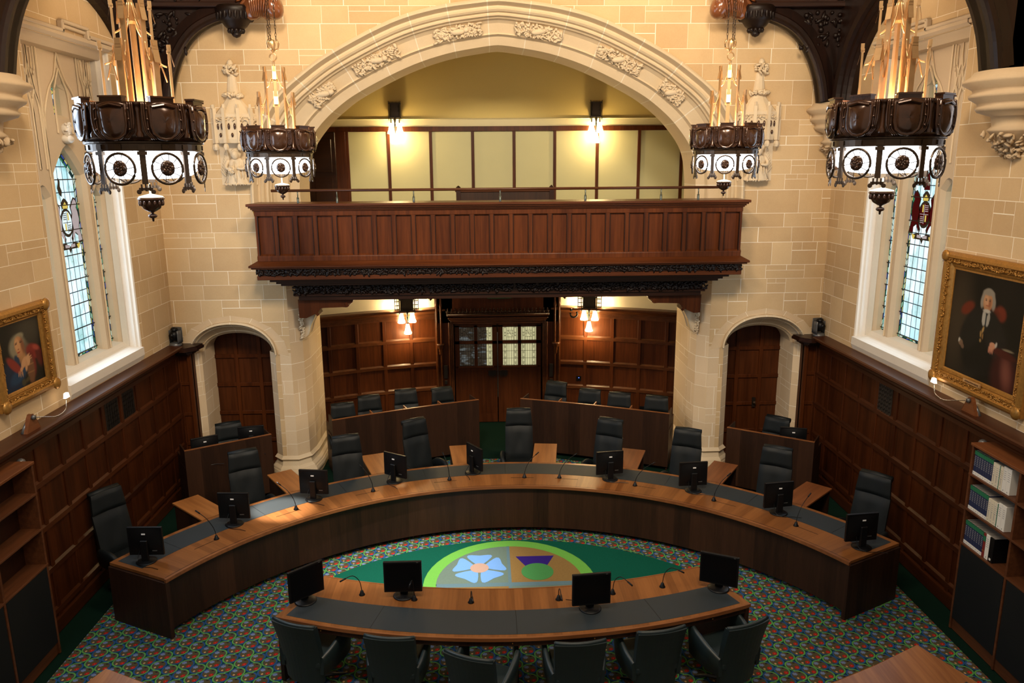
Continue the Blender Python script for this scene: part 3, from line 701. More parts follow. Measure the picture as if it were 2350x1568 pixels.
# ------------------------------------------------------------------ roof trusses: braces, hammer beams, pendants, angels
brace = [(5.01, 6.24), (4.93, 6.6), (4.78, 6.95), (4.55, 7.24), (4.25, 7.41), (3.9, 7.5)]
def truss(sgn, y0, y1, lab, ang=True):
    T = thing('hammerbeam_truss', lab, 'roof truss')
    bc = [q[:2] for q in catmull([(x, z, 0) for x, z in brace], 4)]
    ym = (y0+y1)/2; mb = MB()
    rows = []
    for i, (x, z) in enumerate(bc):
        j = min(i+1, len(bc)-1); k = max(i-1, 0); t = Vector((bc[j][0]-bc[k][0], bc[j][1]-bc[k][1])).normalized(); nrm = Vector((-t.y, t.x))
        if nrm.x > 0 and i < 3: pass
        nrm = nrm if (nrm.x < 0 or nrm.y < 0) else -nrm
        row = []
        for off, yy in ((-.25, y0+.05), (-.12, y0+.02), (-.10, y0), (-.05, y0), (-.03, y0+.03), (0, y0+.05), (.0, y1-.05), (-.05, y1), (-.25, y1)):
            row.append(((x+nrm.x*(off))*sgn, yy, z+nrm.y*(off)))
        rows.append(row)
    mb.grid(rows); mb.build('arched_brace', 'oak_roof', T)
    sp = bc+[(3.7, 7.62), (5.44, 7.62), (5.44, 6.24)]
    MB().prism([(x*sgn, z) for x, z in sp], ym-.05, ym+.05, 'y').build('spandrel', 'oak_roof', T)
    mb = MB(); carve(mb, lambda u, v: (Vector(((4.6+.75*u)*sgn, ym-.07, 7.0+.55*v)), Vector((0, -1, 0))), 70, .06, RND, .5)
    mb.build('spandrel_carving', 'oak_carved', T, smooth=True)
    mb = MB(); a, b = sorted((3.62*sgn, XW*sgn)); mb.box(a, b, y0, y1, 7.68, 7.98).box(a, b, y0-.03, y1, 7.62, 7.69).box(a, b, y0-.03, y1, 7.95, 8.0)
    mb.build('hammer_beam', 'oak_dark', T, bevel=.01)
    mb = MB(); carve(mb, lambda u, v: (Vector(((3.7+1.7*u)*sgn, y0-.01, 7.73+.2*v)), Vector((0, -1, 0))), 110, .04, RND, .6); mb.build('beam_carving', 'oak_carved', T, smooth=True)
    c = (3.93*sgn, ym-.05, 0)
    pf = [(0, 7.20), (.05, 7.22), (.07, 7.25), (.05, 7.28), (.09, 7.30), (.16, 7.36), (.20, 7.42), (.24, 7.45), (.24, 7.50), (.27, 7.54), (.28, 7.60), (.25, 7.64), (0, 7.66)]
    mb = MB().lathe(pf, 20, c)
    for i in range(20):
        a = 2*pi*i/20; mb.ell((c[0]+.25*cos(a), c[1]+.25*sin(a), 7.52), (.028, .028, .08), nu=6, nv=4)
    for i in range(10):
        a = 2*pi*i/10; mb.ell((c[0]+.10*cos(a), c[1]+.10*sin(a), 7.30), (.035, .035, .035), nu=6, nv=4)
    mb.build('pendant_boss', 'oak_carved', T, smooth=True)
    if ang:
        A = thing('carved_angel', 'glossy reddish-brown carved figure on the end of the %s hammer beam' % ('left' if sgn < 0 else 'right'), 'carving')
        x = 3.45*sgn; mb = MB(); yy = ym-.15
        mb.ell((x, yy, 7.72), (.20, .2, .30), (0, .25*sgn, 0), 14, 9); mb.ell((x-.12*sgn, yy-.05, 7.62), (.15, .17, .2), (0, .5*sgn, 0), 12, 8); mb.ell((x-.2*sgn, yy-.1, 7.98), (.10, .11, .12), (0, 0, 0), 12, 8)
        mb.ell((x+.12*sgn, yy, 7.66), (.18, .10, .26), (0, -.7*sgn, 0), 10, 7)
        for i in range(11):  # drapery folds
            u = i/10; mb.tube([(x+(-.24+.42*u)*sgn, yy-.12-.1*sin(pi*u), 7.85), (x+(-.20+.38*u)*sgn, yy-.17-.07*sin(pi*u), 7.65), (x+(-.10+.26*u)*sgn, yy-.12-.04*sin(pi*u), 7.46)], .024, 6, r2=.012)
        for i in range(6):   # wing feathers
            mb.ell((x+(.20+.03*i)*sgn, yy-.03, 7.62+.05*i), (.17, .025, .03), (0, (.9-.1*i)*sgn, 0), 8, 5)
        mb.build('figure', 'oak_angel', A, smooth=True)
for s_, nm in ((-1, 'left'), (1, 'right')):
    truss(s_, 12.34, 12.62, 'dark carved hammerbeam truss against the far wall, %s side' % nm)
    truss(s_, 8.2, 8.5, 'dark hammerbeam truss on the nearer %s corbel, mostly above the frame' % nm, False)

# ------------------------------------------------------------------ oak panelling of the side walls
ROWS = [.24, .76, 1.28, 1.81, 2.30]
CAPP = [(0, 2.30), (.02, 2.305), (.035, 2.33), (.035, 2.36), (.06, 2.385), (.085, 2.395), (.10, 2.41), (.145, 2.42), (.16, 2.435), (.16, 2.465), (.14, 2.48), (-.10, 2.49)]
for sgn, side in ((-1, 'left'), (1, 'right')):
    a, b = sorted((XP*sgn, (XP+.05)*sgn)); ys = [12.0-.516*k for k in range(25)]
    mb = MB().box(a, b, -.5, 12.60, 0, 2.35)
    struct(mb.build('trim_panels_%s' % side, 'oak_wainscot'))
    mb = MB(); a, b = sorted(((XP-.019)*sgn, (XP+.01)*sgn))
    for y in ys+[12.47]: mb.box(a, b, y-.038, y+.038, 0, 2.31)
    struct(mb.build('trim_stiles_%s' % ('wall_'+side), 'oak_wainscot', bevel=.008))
    mb = MB()
    for z in ROWS: 
        h = .03 if z < 2.2 else .05
        mb.prism([((XP-.021)*sgn, z-h), (XP*sgn, z-h), (XP*sgn, z+h+.03), ((XP-.006)*sgn, z+h+.022), ((XP-.021)*sgn, z+h)], -.5, 12.55, 'y')
    mb.box(*sorted(((XP-.045)*sgn, XP*sgn)), -.5, 12.55, 0, .16)
    struct(mb.build('trim_rails_%s' % side, 'oak_rail_y'))
    struct(MB().grid([[((XP-d)*sgn, y, z) for d, z in CAPP] for y in (-.5, 12.42)]).build('trim_cap_%s' % side, 'oak_rail_y', smooth=False))
    # return of the panelling beside the side arch, with a projecting corner shelf
    mb = MB().box(*sorted((5.13*sgn, XP*sgn)), 12.55, 12.60, 0, 2.35)
    mb.box(*sorted((5.13*sgn, 5.19*sgn)), 12.50, 12.70, 0, 2.36).box(*sorted((5.33*sgn, 5.38*sgn)), 12.52, 12.60, 0, 2.36)
    for z in ROWS: mb.box(*sorted((5.14*sgn, XP*sgn)), 12.53, 12.58, z-.03, z+.03)
    struct(mb.build('trim_corner_%s' % side, 'oak_panel', bevel=.006))
    sh = thing('corner_shelf', 'dark oak moulded corner shelf under the camera at the %s end of the panelling' % side, 'shelf')
    mb = MB()
    for d, z0, z1 in ((-.02, 2.31, 2.345), (.03, 2.34, 2.375), (.06, 2.37, 2.395), (.12, 2.395, 2.44), (.10, 2.44, 2.462)):
        mb.prism([(x*sgn, y) for x, y in ((5.42, 12.42-d), (5.14, 12.42-d), (5.11-d, 12.46), (5.08-d, 12.70), (5.42, 12.70))], z0, z1)
    mb.build('shelf_board', 'oak_dark', sh, bevel=.006)
    # wrought grilles let into the top row of panels
    for y0, y1 in (((10.02, 10.38), (10.50, 10.86)) if side == 'left' else ((10.06, 10.49),)):
        lab = ('black iron grille in the left panelling, %s of the pair' % ('nearer the camera' if y0 < 10.2 else 'farther')) if side == 'left' else 'single black iron grille set in the right panelling'
        G = thing('vent_grille', lab, 'grille', ((XP-.004)*sgn, 0, 0))
        MB().box(-.003, .003, y0, y1, 1.87, 2.25).build('backing', 'black_plastic', G)
        mb = MB(); n = 6
        for k in range(n+1):
            y = y0+(y1-y0)*k/n; mb.box(-.012, .003, y-.004, y+.004, 1.87, 2.25)
        for k in range(7):
            z = 1.87+.38*k/6; mb.box(-.012, .003, y0, y1, z-.003, z+.003)
            for j in range(n):
                c = (-.008, y0+(y1-y0)*(j+.5)/n, z); mb.tube([(c[0], c[1]+.022*cos(t), c[2]+.022*sin(t)) for t in [2*pi*i/8 for i in range(8)]], .0035, 4, closed=True)
        mb.build('lattice', 'iron_lattice', G, M=Matrix.Scale(-sgn, 4, (1, 0, 0)) if sgn < 0 else None)

# ------------------------------------------------------------------ panelled apse below the gallery
AC, AR = 8.24, 7.5
def ap(th, d=0): return ((AR+d)*sin(th), AC+(AR+d)*cos(th))
TH = [R(9.6+4.25*k) for k in range(6)]
for sgn, side in ((-1, 'left'), (1, 'right')):
    def arcgrid(prof_, t0, t1, n): return [[(ap(t0+(t1-t0)*i/n, d)[0]*sgn, ap(t0+(t1-t0)*i/n, d)[1], z) for d, z in prof_] for i in range(n+1)]
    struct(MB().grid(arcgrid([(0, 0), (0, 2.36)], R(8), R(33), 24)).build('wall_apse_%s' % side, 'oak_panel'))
    mb = MB()
    for z in ROWS:
        h = .03 if z < 2.2 else .05
        mb.grid(arcgrid([(0, z-h), (-.03, z-h), (-.03, z+h), (-.008, z+h+.02), (0, z+h+.03)], R(8), R(33), 20))
    mb.grid(arcgrid([(0, 0), (-.05, 0), (-.05, .14), (-.03, .16), (0, .16)], R(8), R(33), 20))
    struct(mb.build('trim_apse_rails_%s' % side, 'oak_rail'))
    mb = MB()
    for t in TH:
        x, y = ap(t, -.014); mb.obox((x*sgn, y, 1.17), (.075, .03, 2.34), -t*sgn)
    struct(mb.build('trim_apse_stiles_%s' % side, 'oak_panel', bevel=.008))
    struct(MB().grid(arcgrid([(-d, z) for d, z in CAPP], R(8), R(33), 24)).build('trim_apse_cap_%s' % side, 'oak_rail'))
    struct(MB().grid(arcgrid([(.04, 2.4), (.04, 3.5)], R(8), R(34), 24)).build('wall_apse_upper_%s' % side, 'plaster_white'))
# door surround
S = thing('door_surround', 'dark glossy oak surround with carved cresting and slender shafts about the double doors', 'door surround')
mb = MB().box(-1.30, -.93, 15.50, 15.75, 0, 3.4).box(.91, 1.28, 15.50, 15.75, 0, 3.4).box(-1.3, 1.28, 15.5, 15.75, 2.17, 3.4)
mb.build('frame', 'oak_panel', S, bevel=.01)
mb = MB()
for i, (d, z) in enumerate(((0, 2.16), (.02, 2.20), (.045, 2.235), (.07, 2.27), (.09, 2.33))): mb.box(-.96-d, .94+d, 15.50-.02-d*.9, 15.52, z, z+.028)
for s_ in (-1, 1):
    for d in (0, .035, .07): mb.box(*sorted((-.01+s_*(.92+d), -.01+s_*(.945+d))), 15.48-d*.6, 15.52, 0, 2.2)
mb.build('lintel_moulding', 'oak_rail', S, bevel=.005)
mb = MB(); 
for k in range(27):
    x = -1.03+k*.078; mb.ell((x, 15.42, 2.42), (.03, .02, .035), nu=6, nv=4).ell((x, 15.42, 2.47), (.014, .014, .03), nu=6, nv=4).tube([(x-.039, 15.42, 2.44), (x-.02, 15.41, 2.39), (x+.02, 15.41, 2.39), (x+.039, 15.42, 2.44)], .008, 4)
mb.box(-1.06, 1.04, 15.40, 15.52, 2.355, 2.38); mb.build('cresting', 'oak_dark', S, smooth=True)
for s_ in (-1, 1):
    for dx in (.165, .25):
        mb = MB().lathe([(.022, 0), (.022, 2.5), (.03, 2.52), (.03, 2.56), (.018, 2.6), (.018, 3.4)], 10, (-.01+s_*(1.0+dx), 15.47, 0)); mb.build('shaft', 'oak_rail', S, smooth=True)
    mb = MB().lathe([(0, 1.76), (.085, 1.76), (.085, 1.73), (.06, 1.70), (.05, 1.66), (.03, 1.64), (.035, 1.60), (.02, 1.57), (.025, 1.54), (0, 1.50)], 12, (-.01+s_*1.19, 15.46, 0)); mb.build('bracket', 'oak_rail', S, smooth=True)
    mb = MB().lathe([(0, 2.66), (.025, 2.68), (.045, 2.71), (.03, 2.74), (.05, 2.77), (.03, 2.80), (.035, 2.9), (.035, 3.4)], 10, (-.01+s_*1.36, 15.40, 0)); mb.build('pendant', 'oak_dark', S, smooth=True)
    tag(MB().box(*sorted((-.01+s_*1.05, -.01+s_*1.13)), 15.44, 15.47, 1.02, 1.30).box(*sorted((-.01+s_*1.06, -.01+s_*1.12)), 15.42, 15.45, .9, .98).build('switch_plate', 'iron', bevel=.004), 'dark metal switch plate on the %s door jamb' % ('left' if s_ < 0 else 'right'), 'switch plate')
for s_, nm, x0, x1 in ((-1, 1, -.91, -.035), (1, 2, -.015, .88)):
    D = bpy.data.objects.new('door_%d' % nm, None); COL.objects.link(D); struct(D); y = 15.62
    w_ = x1-x0; gx = [x0+.10, x0+.10+(w_-.27)/2, x0+.17+(w_-.27)/2, x1-.10]
    mb = MB().box(x0, x1, y, y+.05, 0, 1.22).box(x0, x1, y, y+.05, 2.06, 2.18).box(x0, gx[0], y, y+.05, 1.2, 2.1).box(gx[3], x1, y, y+.05, 1.2, 2.1).box(gx[1], gx[2], y, y+.05, 1.2, 2.1).box(x0, x1, y, y+.05, 1.70, 1.77)
    mb.box(gx[0]-.03, gx[3]+.03, y-.03, y, 1.19, 1.235)
    for k in range(24): xx = x0+.07+(w_-.14)*k/23; mb.box(xx-.006, xx+.006, y-.008, y, .2, 1.15)
    mb.build('leaf', 'oak_door', D, bevel=.004)
    mb = MB().box(*sorted((-.02+s_*.03, -.02+s_*.2)), y-.03, y-.005, 1.03, 1.13)
    for k in range(4): mb.box(*sorted((-.02+s_*(.05+.035*k), -.02+s_*(.065+.035*k))), y-.05, y-.03, 1.0, 1.15)
    mb.build('door_handle', 'iron', D)
    if s_ > 0: MB().box(-.03, -.018, y-.012, y, .55, 1.95).build('meeting_strip', 'chrome', D)
    for (a, b) in ((gx[0], gx[1]), (gx[2], gx[3])):
        for z0, z1 in ((1.235, 1.70), (1.77, 2.06)):
            dark = s_ < 0
            if dark and a > x0+.3: 
                c = a+(b-a)*.62; MB().box(a, c, y+.02, y+.03, z0, z1).build('pane', 'door_glass_dark', D); MB().box(c, b, y+.02, y+.03, z0, z1).build('pane', 'door_glass', D)
            else: MB().box(a, b, y+.02, y+.03, z0, z1).build('pane', 'door_glass_dark' if dark else 'door_glass', D)
            mb = MB(); yl = y+.012; W_ = b-a; Hh = z1-z0
            def ln(p, q_): mb.tube([(a+p[0]*W_, yl, z0+p[1]*Hh), (a+q_[0]*W_, yl, z0+q_[1]*Hh)], .0032, 4)
            for u in (.04, .1, .22, .28, .41, .59, .72, .78, .9, .96):
                if z0 < 1.5 or u < .3 or u > .7: ln((u, 0), (u, 1))
            for v in (.02, .98): ln((0, v), (1, v))
            if z0 < 1.5:
                for v in (.33, .67): ln((0, v), (1, v))
            else:
                for v in (.25, .5, .72): ln((.28, v), (.72, v))
                for p, q_ in (((.36, .72), (.36, .3)), ((.64, .72), (.64, .3)), ((.36, .72), (.64, .3)), ((.41, .3), (.41, 0)), ((.59, .3), (.59, 0)), ((.41, 1), (.41, .72)), ((.59, 1), (.59, .72)), ((.45, .6), (.6, .6))): ln(p, q_)
            for u in (.16, .84):
                for v in ((.06, .3, .55, .8) if z0 < 1.5 else (.3, .5, .9)):
                    ln((u-.06, v+.06), (u, v)); ln((u, v), (u+.06, v+.06)); ln((u-.06, v+.12), (u, v+.06)); ln((u, v+.06), (u+.06, v+.12))
            mb.build('leading', 'iron', D)
struct(MB().box(-1.25, 1.25, 15.80, 15.84, 0, 3.4).build('wall_behind_doors', 'oak_dark'))  # added dark sheet that stops world light leaking through the door gaps
tag(MB().box(-.22, .27, 15.42, 15.46, 2.69, 2.77).build('exit_sign', 'green_cloth'), 'small dark green sign high above the double doors under the gallery', 'sign')
tag(MB().tube([(1.53+.07*cos(t), 15.36, 2.36+.07*sin(t)) for t in [R(-200+20*k) for k in range(13)]], .018, 8).box(1.46, 1.50, 15.36, 15.5, 2.42, 2.46).build('hanging_hook', 'black_plastic', smooth=True), 'black curved hook hanging on the apse panelling right of the doors', 'hook')
tag(MB().box(1.62, 1.72, 15.53, 15.56, .90, 1.0).build('control_panel', 'black_plastic'), 'small black control panel with a blue light on the apse panelling', 'control panel')
bpy.data.objects['control_panel']['category'] = 'control panel'
MB().ell((1.67, 15.528, .965), (.009, .004, .009)).build('indicator_light', 'led_blue', bpy.data.objects['control_panel'])
for x, y, lab in ((-3.02, 15.02, 'black socket plate on the apse panelling behind the left press desk, with white marks'), (-2.78, 15.16, 'plain black socket plate low on the apse panelling, left side'), (2.95, 15.06, 'black socket plate low on the apse panelling, right side')):
    o = MB().obox((x, y, .40), (.15, .02, .12), -atan2(x, y-AC)).build('socket_plate', 'black_plastic'); tag(o, lab, 'socket')
    if 'white' in lab: MB().obox((x-.01, y-.013, .41), (.05, .004, .02), -atan2(x, y-AC)).build('label_mark', 'white_plastic', o)

# ------------------------------------------------------------------ gallery balcony
B = thing('gallery_balcony', 'long projecting dark oak balcony of upright panels with carved underside', 'balcony', (0, 12.7, 0))
Y0 = -12.7
def tier(mb, hw, y, z0, z1): mb.box(-hw, hw, y+Y0, .0, z0, z1)
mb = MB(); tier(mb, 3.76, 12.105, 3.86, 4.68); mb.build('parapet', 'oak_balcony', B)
mb = MB(); PW = 7.54/25
for k in range(26): 
    x = -3.77+PW*k; mb.box(max(-3.775, x-.038), min(3.775, x+.038), 12.066+Y0, 12.12+Y0, 3.865, 4.675)
mb.prism([(12.062+Y0, 3.88), (12.1+Y0, 3.88), (12.1+Y0, 4.0), (12.085+Y0, 3.985), (12.062+Y0, 3.96)], -3.775, 3.775, 'x'); mb.box(-3.775, 3.775, 12.062+Y0, 12.1+Y0, 4.575, 4.66)
for s_ in (-1, 1): mb.box(*sorted((3.76*s_, 3.785*s_)), 12.07+Y0, .0, 3.9, 3.96).box(*sorted((3.76*s_, 3.785*s_)), 12.07+Y0, .0, 4.58, 4.66)
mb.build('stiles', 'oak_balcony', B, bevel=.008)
mb = MB()
for k in range(26):
    for d in (-.034, .034):
        if abs(-3.77+PW*k+d) < 3.76: mb.box(-3.77+PW*k+d-.006, -3.77+PW*k+d+.006, 12.058+Y0, 12.11+Y0, 3.98, 4.575)
mb.build('panel_beading', 'oak_dark', B)
mb = MB()
for hw, y, z0, z1 in ((3.80, 12.04, 4.655, 4.675), (3.82, 12.02, 4.675, 4.70), (3.845, 11.99, 4.70, 4.725), (3.87, 11.965, 4.725, 4.765)): tier(mb, hw, y, z0, z1)
mb.build('cornice', 'oak_balcony_rail', B, bevel=.006)
mb = MB(); mb.add([(-3.78, 12.08+Y0, 3.895), (3.78, 12.08+Y0, 3.895), (3.90, 11.95+Y0, 3.825), (-3.90, 11.95+Y0, 3.825), (-3.78, 0, 3.895), (-3.90, 0, 3.825), (3.78, 0, 3.895), (3.90, 0, 3.825)], [(0, 1, 2, 3), (4, 0, 3, 5), (1, 6, 7, 2)])
tier(mb, 3.90, 11.95, 3.795, 3.826); tier(mb, 3.87, 11.98, 3.77, 3.795); tier(mb, 3.80, 12.03, 3.595, 3.66)
mb.build('lower_ledge', 'oak_balcony_rail', B, bevel=.006)
mb = MB()
for hw, y, z0, z1 in ((3.79, 12.04, 3.65, 3.775), (3.64, 12.14, 3.55, 3.6), (3.56, 12.2, 3.51, 3.55), (3.50, 12.25, 3.47, 3.51), (3.30, 12.42, 3.30, 3.48), (3.42, 12.34, 3.455, 3.475), (3.34, 12.40, 3.275, 3.31), (3.28, 12.44, 3.20, 3.28)): tier(mb, hw, y, z0, z1)
mb.build('soffit_mouldings', 'oak_dark', B, bevel=.004)
mb = MB(); carve(mb, lambda u, v: (Vector((-3.78+7.56*u, 12.03+Y0, 3.67+.09*v)), Vector((0, -1, 0))), 900, .034, RND, .5)
for s_ in (-1, 1): carve(mb, lambda u, v: (Vector((3.80*s_, 12.03+Y0+.6*u, 3.67+.09*v)), Vector((s_, 0, 0))), 40, .034, RND, .5)
mb.build('carved_frieze', 'oak_carved', B, smooth=True)
mb = MB(); carve(mb, lambda u, v: (Vector((-3.36+6.72*u, 12.40+Y0, 3.32+.125*v)), Vector((0, -1, -.2)).normalized()), 1000, .040, RND, .7); mb.build('carved_frieze', 'oak_carved', B, smooth=True)
for s_ in (-1, 1):
    pf = [(3.31, 3.2), (2.42, 3.2), (2.44, 3.15), (2.50, 3.12), (2.54, 3.07), (2.60, 3.07), (2.95, 3.06), (3.0, 3.0), (3.07, 2.96), (3.13, 2.93), (3.2, 2.9), (3.31, 2.9)]
    mb = MB().prism([(x*s_, z) for x, z in pf], 12.52+Y0, 12.80+Y0, 'y'); mb.obox((2.53*s_, 12.66+Y0, 3.11), (.05, .3, .08), 0, 0, .6*s_).obox((3.02*s_, 12.66+Y0, 2.97), (.05, .3, .08), 0, 0, .6*s_)
    mb.build('bracket', 'oak_panel', B, bevel=.006)
struct(MB().box(-4.6, 4.6, 12.72, 16.1, 3.40, 3.46).build('floor_gallery', 'plaster_white'))
H_ = thing('handrail', 'slim brown wooden handrail on short steel posts above the balcony', 'handrail', (0, 12.2, 4.765))
MB().tube([(-3.53, 0, .19), (3.48, 0, .19)], .022, 10).build('rail', 'oak_rail', H_, smooth=True)
for x in (-3.13, -2.53, -1.35, -.01, 1.32, 2.51, 3.10): MB().lathe([(.018, 0), (.018, .085), (.009, .09), (.009, .18)], 8, (x, 0, 0)).build('post', 'steel_post', H_, smooth=True)
# gallery back wall
struct(MB().box(-4.7, 4.7, 16.0, 16.06, 3.4, 6.04).build('wall_gallery', 'cream_paint'))
struct(MB().box(-4.7, 4.7, 16.0, 16.06, 6.04, 8.6).build('wall_gallery_upper', 'ochre_paint'))
struct(MB().grid([[(-4.7, 15.99, 6.08), (4.7, 15.99, 6.08)], [(-4.7, 15.97, 6.21), (4.7, 15.97, 6.21)], [(-4.7, 15.95, 6.225), (4.7, 15.95, 6.225)], [(-4.7, 15.99, 6.24), (4.7, 15.99, 6.24)]]).build('trim_gallery_frieze', 'frieze_paint'))
for s_, nm in ((-1, 'left'), (1, 'right')):
    struct(MB().box(*sorted((4.62*s_, 4.68*s_)), 12.72, 16.0, 3.4, 8.6).build('wall_gallery_%s' % nm, 'ochre_paint'))
struct(MB().box(-4.7, 4.7, 12.72, 16.06, 8.55, 8.6).build('ceiling_gallery', 'ochre_paint'))
mb = MB().box(-4.7, 4.7, 15.955, 16.0, 5.985, 6.08)
for x in (-2.97, -2.15, -1.31, -.47, .36, 1.18, 2.04, 2.89, 3.76): mb.box(x-.03, x+.03, 15.965, 16.0, 3.46, 5.99)
mb.box(-3.2, -3.0, 15.955, 16.0, 3.46, 6.0); struct(mb.build('trim_gallery_strips', 'oak_panel', bevel=.004))
D = bpy.data.objects.new('door_3', None); COL.objects.link(D); struct(D)
mb = MB().box(-4.15, -3.2, 15.94, 15.99, 3.46, 5.98)
for x0, x1 in ((-4.08, -3.72), (-3.64, -3.28)):
    for z0, z1 in ((3.6, 4.3), (4.4, 5.1), (5.2, 5.85)): mb.box(x0, x1, 15.925, 15.945, z0, z1)
mb.build('leaf', 'oak_dark', D, bevel=.012)
K = thing('gallery_bench', 'dark wooden bench back with knobbed ends standing in the gallery behind the rail', 'bench', (.13, 14.5, 3.46))
MB().box(-.88, .88, -.03, .03, .0, 1.38).build('back_panel', 'walnut_flat', K, bevel=.008); MB().box(-.92, .92, -.05, .05, 1.38, 1.42).build('top_rail', 'oak_rail', K, bevel=.008)
for s_ in (-1, 1): MB().box(.86*s_-.04, .86*s_+.04, -.06, .06, 0, 1.44).lathe([(0, 1.50), (.04, 1.47), (.045, 1.44), (0, 1.44)], 8, (.86*s_, 0, 0)).build('end_post', 'oak_dark', K)

# ------------------------------------------------------------------ wall lanterns (sconces)
def sconce(loc, rz, w_, h_, lab, grp, zs, wide):
    T = thing('wall_lantern', lab, 'wall light', loc, rz, grp)
    mb = MB().box(-w_*.28, w_*.28, -.16, -.13, 0, h_).box(-w_*.28, -w_*.26, -.16, 0, 0, h_).box(w_*.26, w_*.28, -.16, 0, 0, h_)
    for z in (0, h_-.02): mb.box(-w_*.33, w_*.33, -.17, 0, z, z+.02)
    for k in range(7): mb.box(-w_*.28+k*w_*.56/6.5, -w_*.28+k*w_*.56/6.5+.012, -.17, -.15, h_, h_+.02)
    for s_ in (-1, 1):
        mb.box(*sorted((s_*w_*.32, s_*w_*.35)), -.17, -.14, -.05, h_+.03)
        for k in range(3): mb.ell((s_*w_*.22, -.165, h_*.25*(k+.8)), (.012, .008, .02), nu=6, nv=4)
        if wide:
            mb.box(*sorted((s_*w_*.5, s_*w_*.53)), -.12, -.09, -.03, h_+.02)
            for z in (h_*.12, h_*.45, h_*.78): mb.box(*sorted((s_*w_*.3, s_*w_*.52)), -.125, -.10, z, z+.015)
            mb.box(*sorted((s_*w_*.41, s_*w_*.43)), -.12, -.10, 0, h_)
    mb.build('lantern_body', 'iron', T)
    mb = MB(); xs = ((-w_*.24, -.10, zs[0]), (w_*.24, -.10, zs[0]), (0, -.16, zs[1]))
    for x, y, z in xs: mb.tube([(x, y, 0), (x, y, z+.2)], .012, 6)
    mb.lathe([(.03, -.02), (.02, -.06), (.012, -.1), (.02, -.13), (.012, -.18)], 8, (0, -.16, 0))
    mb.build('stem', 'iron', T)
    for x, y, z in xs: MB().lathe([(.028, .20), (.036, .17), (.06, .06), (.078, .02), (.072, 0), (.03, .005), (0, .03)], 14, (x, y, z)).build('lamp_shade', 'lamp_shade_lit', T, smooth=True)
    for px_, py_, pz_, pw_ in (((-w_*.62, -.10, .10, 13), (w_*.62, -.10, .10, 13), (0, -.30, zs[1]-.06, 26)) if wide else ((0, -.36, zs[1]+.1, 24),)):
        pl_ = point('lantern_lamp', (px_, py_, pz_), pw_, (1, .70, .34), .04); pl_.parent = T
    return T
sconce((-1.99, 16.0, 6.24), 0, .34, .29, 'lit iron lantern on the gallery wall, left of centre', 'gallery wall lanterns', (-.30, -.50), False)
sconce((1.99, 16.0, 6.24), 0, .34, .29, 'lit iron lantern on the gallery wall, right of centre', 'gallery wall lanterns', (-.30, -.50), False)
for s_, nm in ((-1, 'left'), (1, 'right')):
    x, y = ap(R(14.5), 0); sconce((1.88*s_, AC+sqrt(AR*AR-1.88**2)+.0, 2.46), -math.asin(1.88/AR)*s_, .46, .25, 'lit iron lantern with three glowing shades in the apse, %s of the doors' % nm, 'apse wall lanterns', (-.24, -.46), True)

# ------------------------------------------------------------------ curved judges' bench
BC = (0, 6.08); A0, A1 = R(27), R(153)
BN = thing('judges_bench', 'large curved walnut judges bench with dark leather writing surface', 'desk', (0, 0, 0))
MB().arc(BC, 4.42, 5.35, A0, A1, .715, .75, 96).build('worktop', 'walnut_top', BN)
MB().arc(BC, 4.405, 4.436, A0-.004, A1+.004, .712, .7535, 96).build('front_edge', 'walnut_edge', BN)
MB().arc(BC, 4.452, 4.459, A0+.004, A1-.004, .75, .7506, 96).build('groove', 'black_plastic', BN)
MB().arc(BC, 4.875, 5.285, A0+.012, A1-.012, .75, .7525, 96).build('leather_inlay', 'leather_inlay', BN)
mb = MB()
for k in range(9):
    a = R(27+7+14*k); mb.obox((BC[0]+5.08*cos(a), BC[1]+5.08*sin(a), .7528), (.41, .004, .001), a)
mb.build('inlay_seam', 'black_plastic', BN)
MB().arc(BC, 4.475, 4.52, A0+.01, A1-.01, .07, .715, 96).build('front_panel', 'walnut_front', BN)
MB().arc(BC, 4.60, 4.65, A0+.02, A1-.02, 0, .08, 60).build('plinth', 'black_plastic', BN)
for a in (A0, A1): MB().obox((4.88*cos(a), BC[1]+4.88*sin(a), .353), (.94, .05, .705), a).build('end_panel', 'walnut_flat', BN)
mb = MB()
for k in range(9):
    a = R(34+14*k+(3 if k < 4 else -3)); mb.obox((4.72*cos(a), BC[1]+4.72*sin(a), .7510), (.006, .34, .002), a)
mb.build('cable_slot', 'black_plastic', BN)

# ------------------------------------------------------------------ side tables (flaps) between the judges' chairs
for k, d in enumerate((-46.9, -33.8, -20.1, -6.6, 6.6, 20.1, 33.8, 46.9)):
    a = R(90-d); c = (5.85*cos(a), BC[1]+5.85*sin(a), 0)
    ordn = ('first', 'second', 'third', 'fourth', 'fifth', 'sixth', 'seventh', 'eighth')[k]
    T = thing('side_table', 'narrow walnut return table behind the curved bench, %s from the left' % ordn, 'side table', c, a-pi/2, 'return tables behind the judges bench')
    MB().box(-.19, .19, -.43, .41, .70, .725).build('top', 'walnut_flap' if k < 5 else 'walnut_flap_r', T, bevel=.003)  # right-hand tops take a darker copy, dimmer light put into the colour
    MB().box(-.17, .17, .36, .385, 0, .70).build('back_panel', 'walnut_flat', T); MB().box(-.18, -.155, -.40, .36, 0, .70).build('side_panel', 'walnut_flat', T)

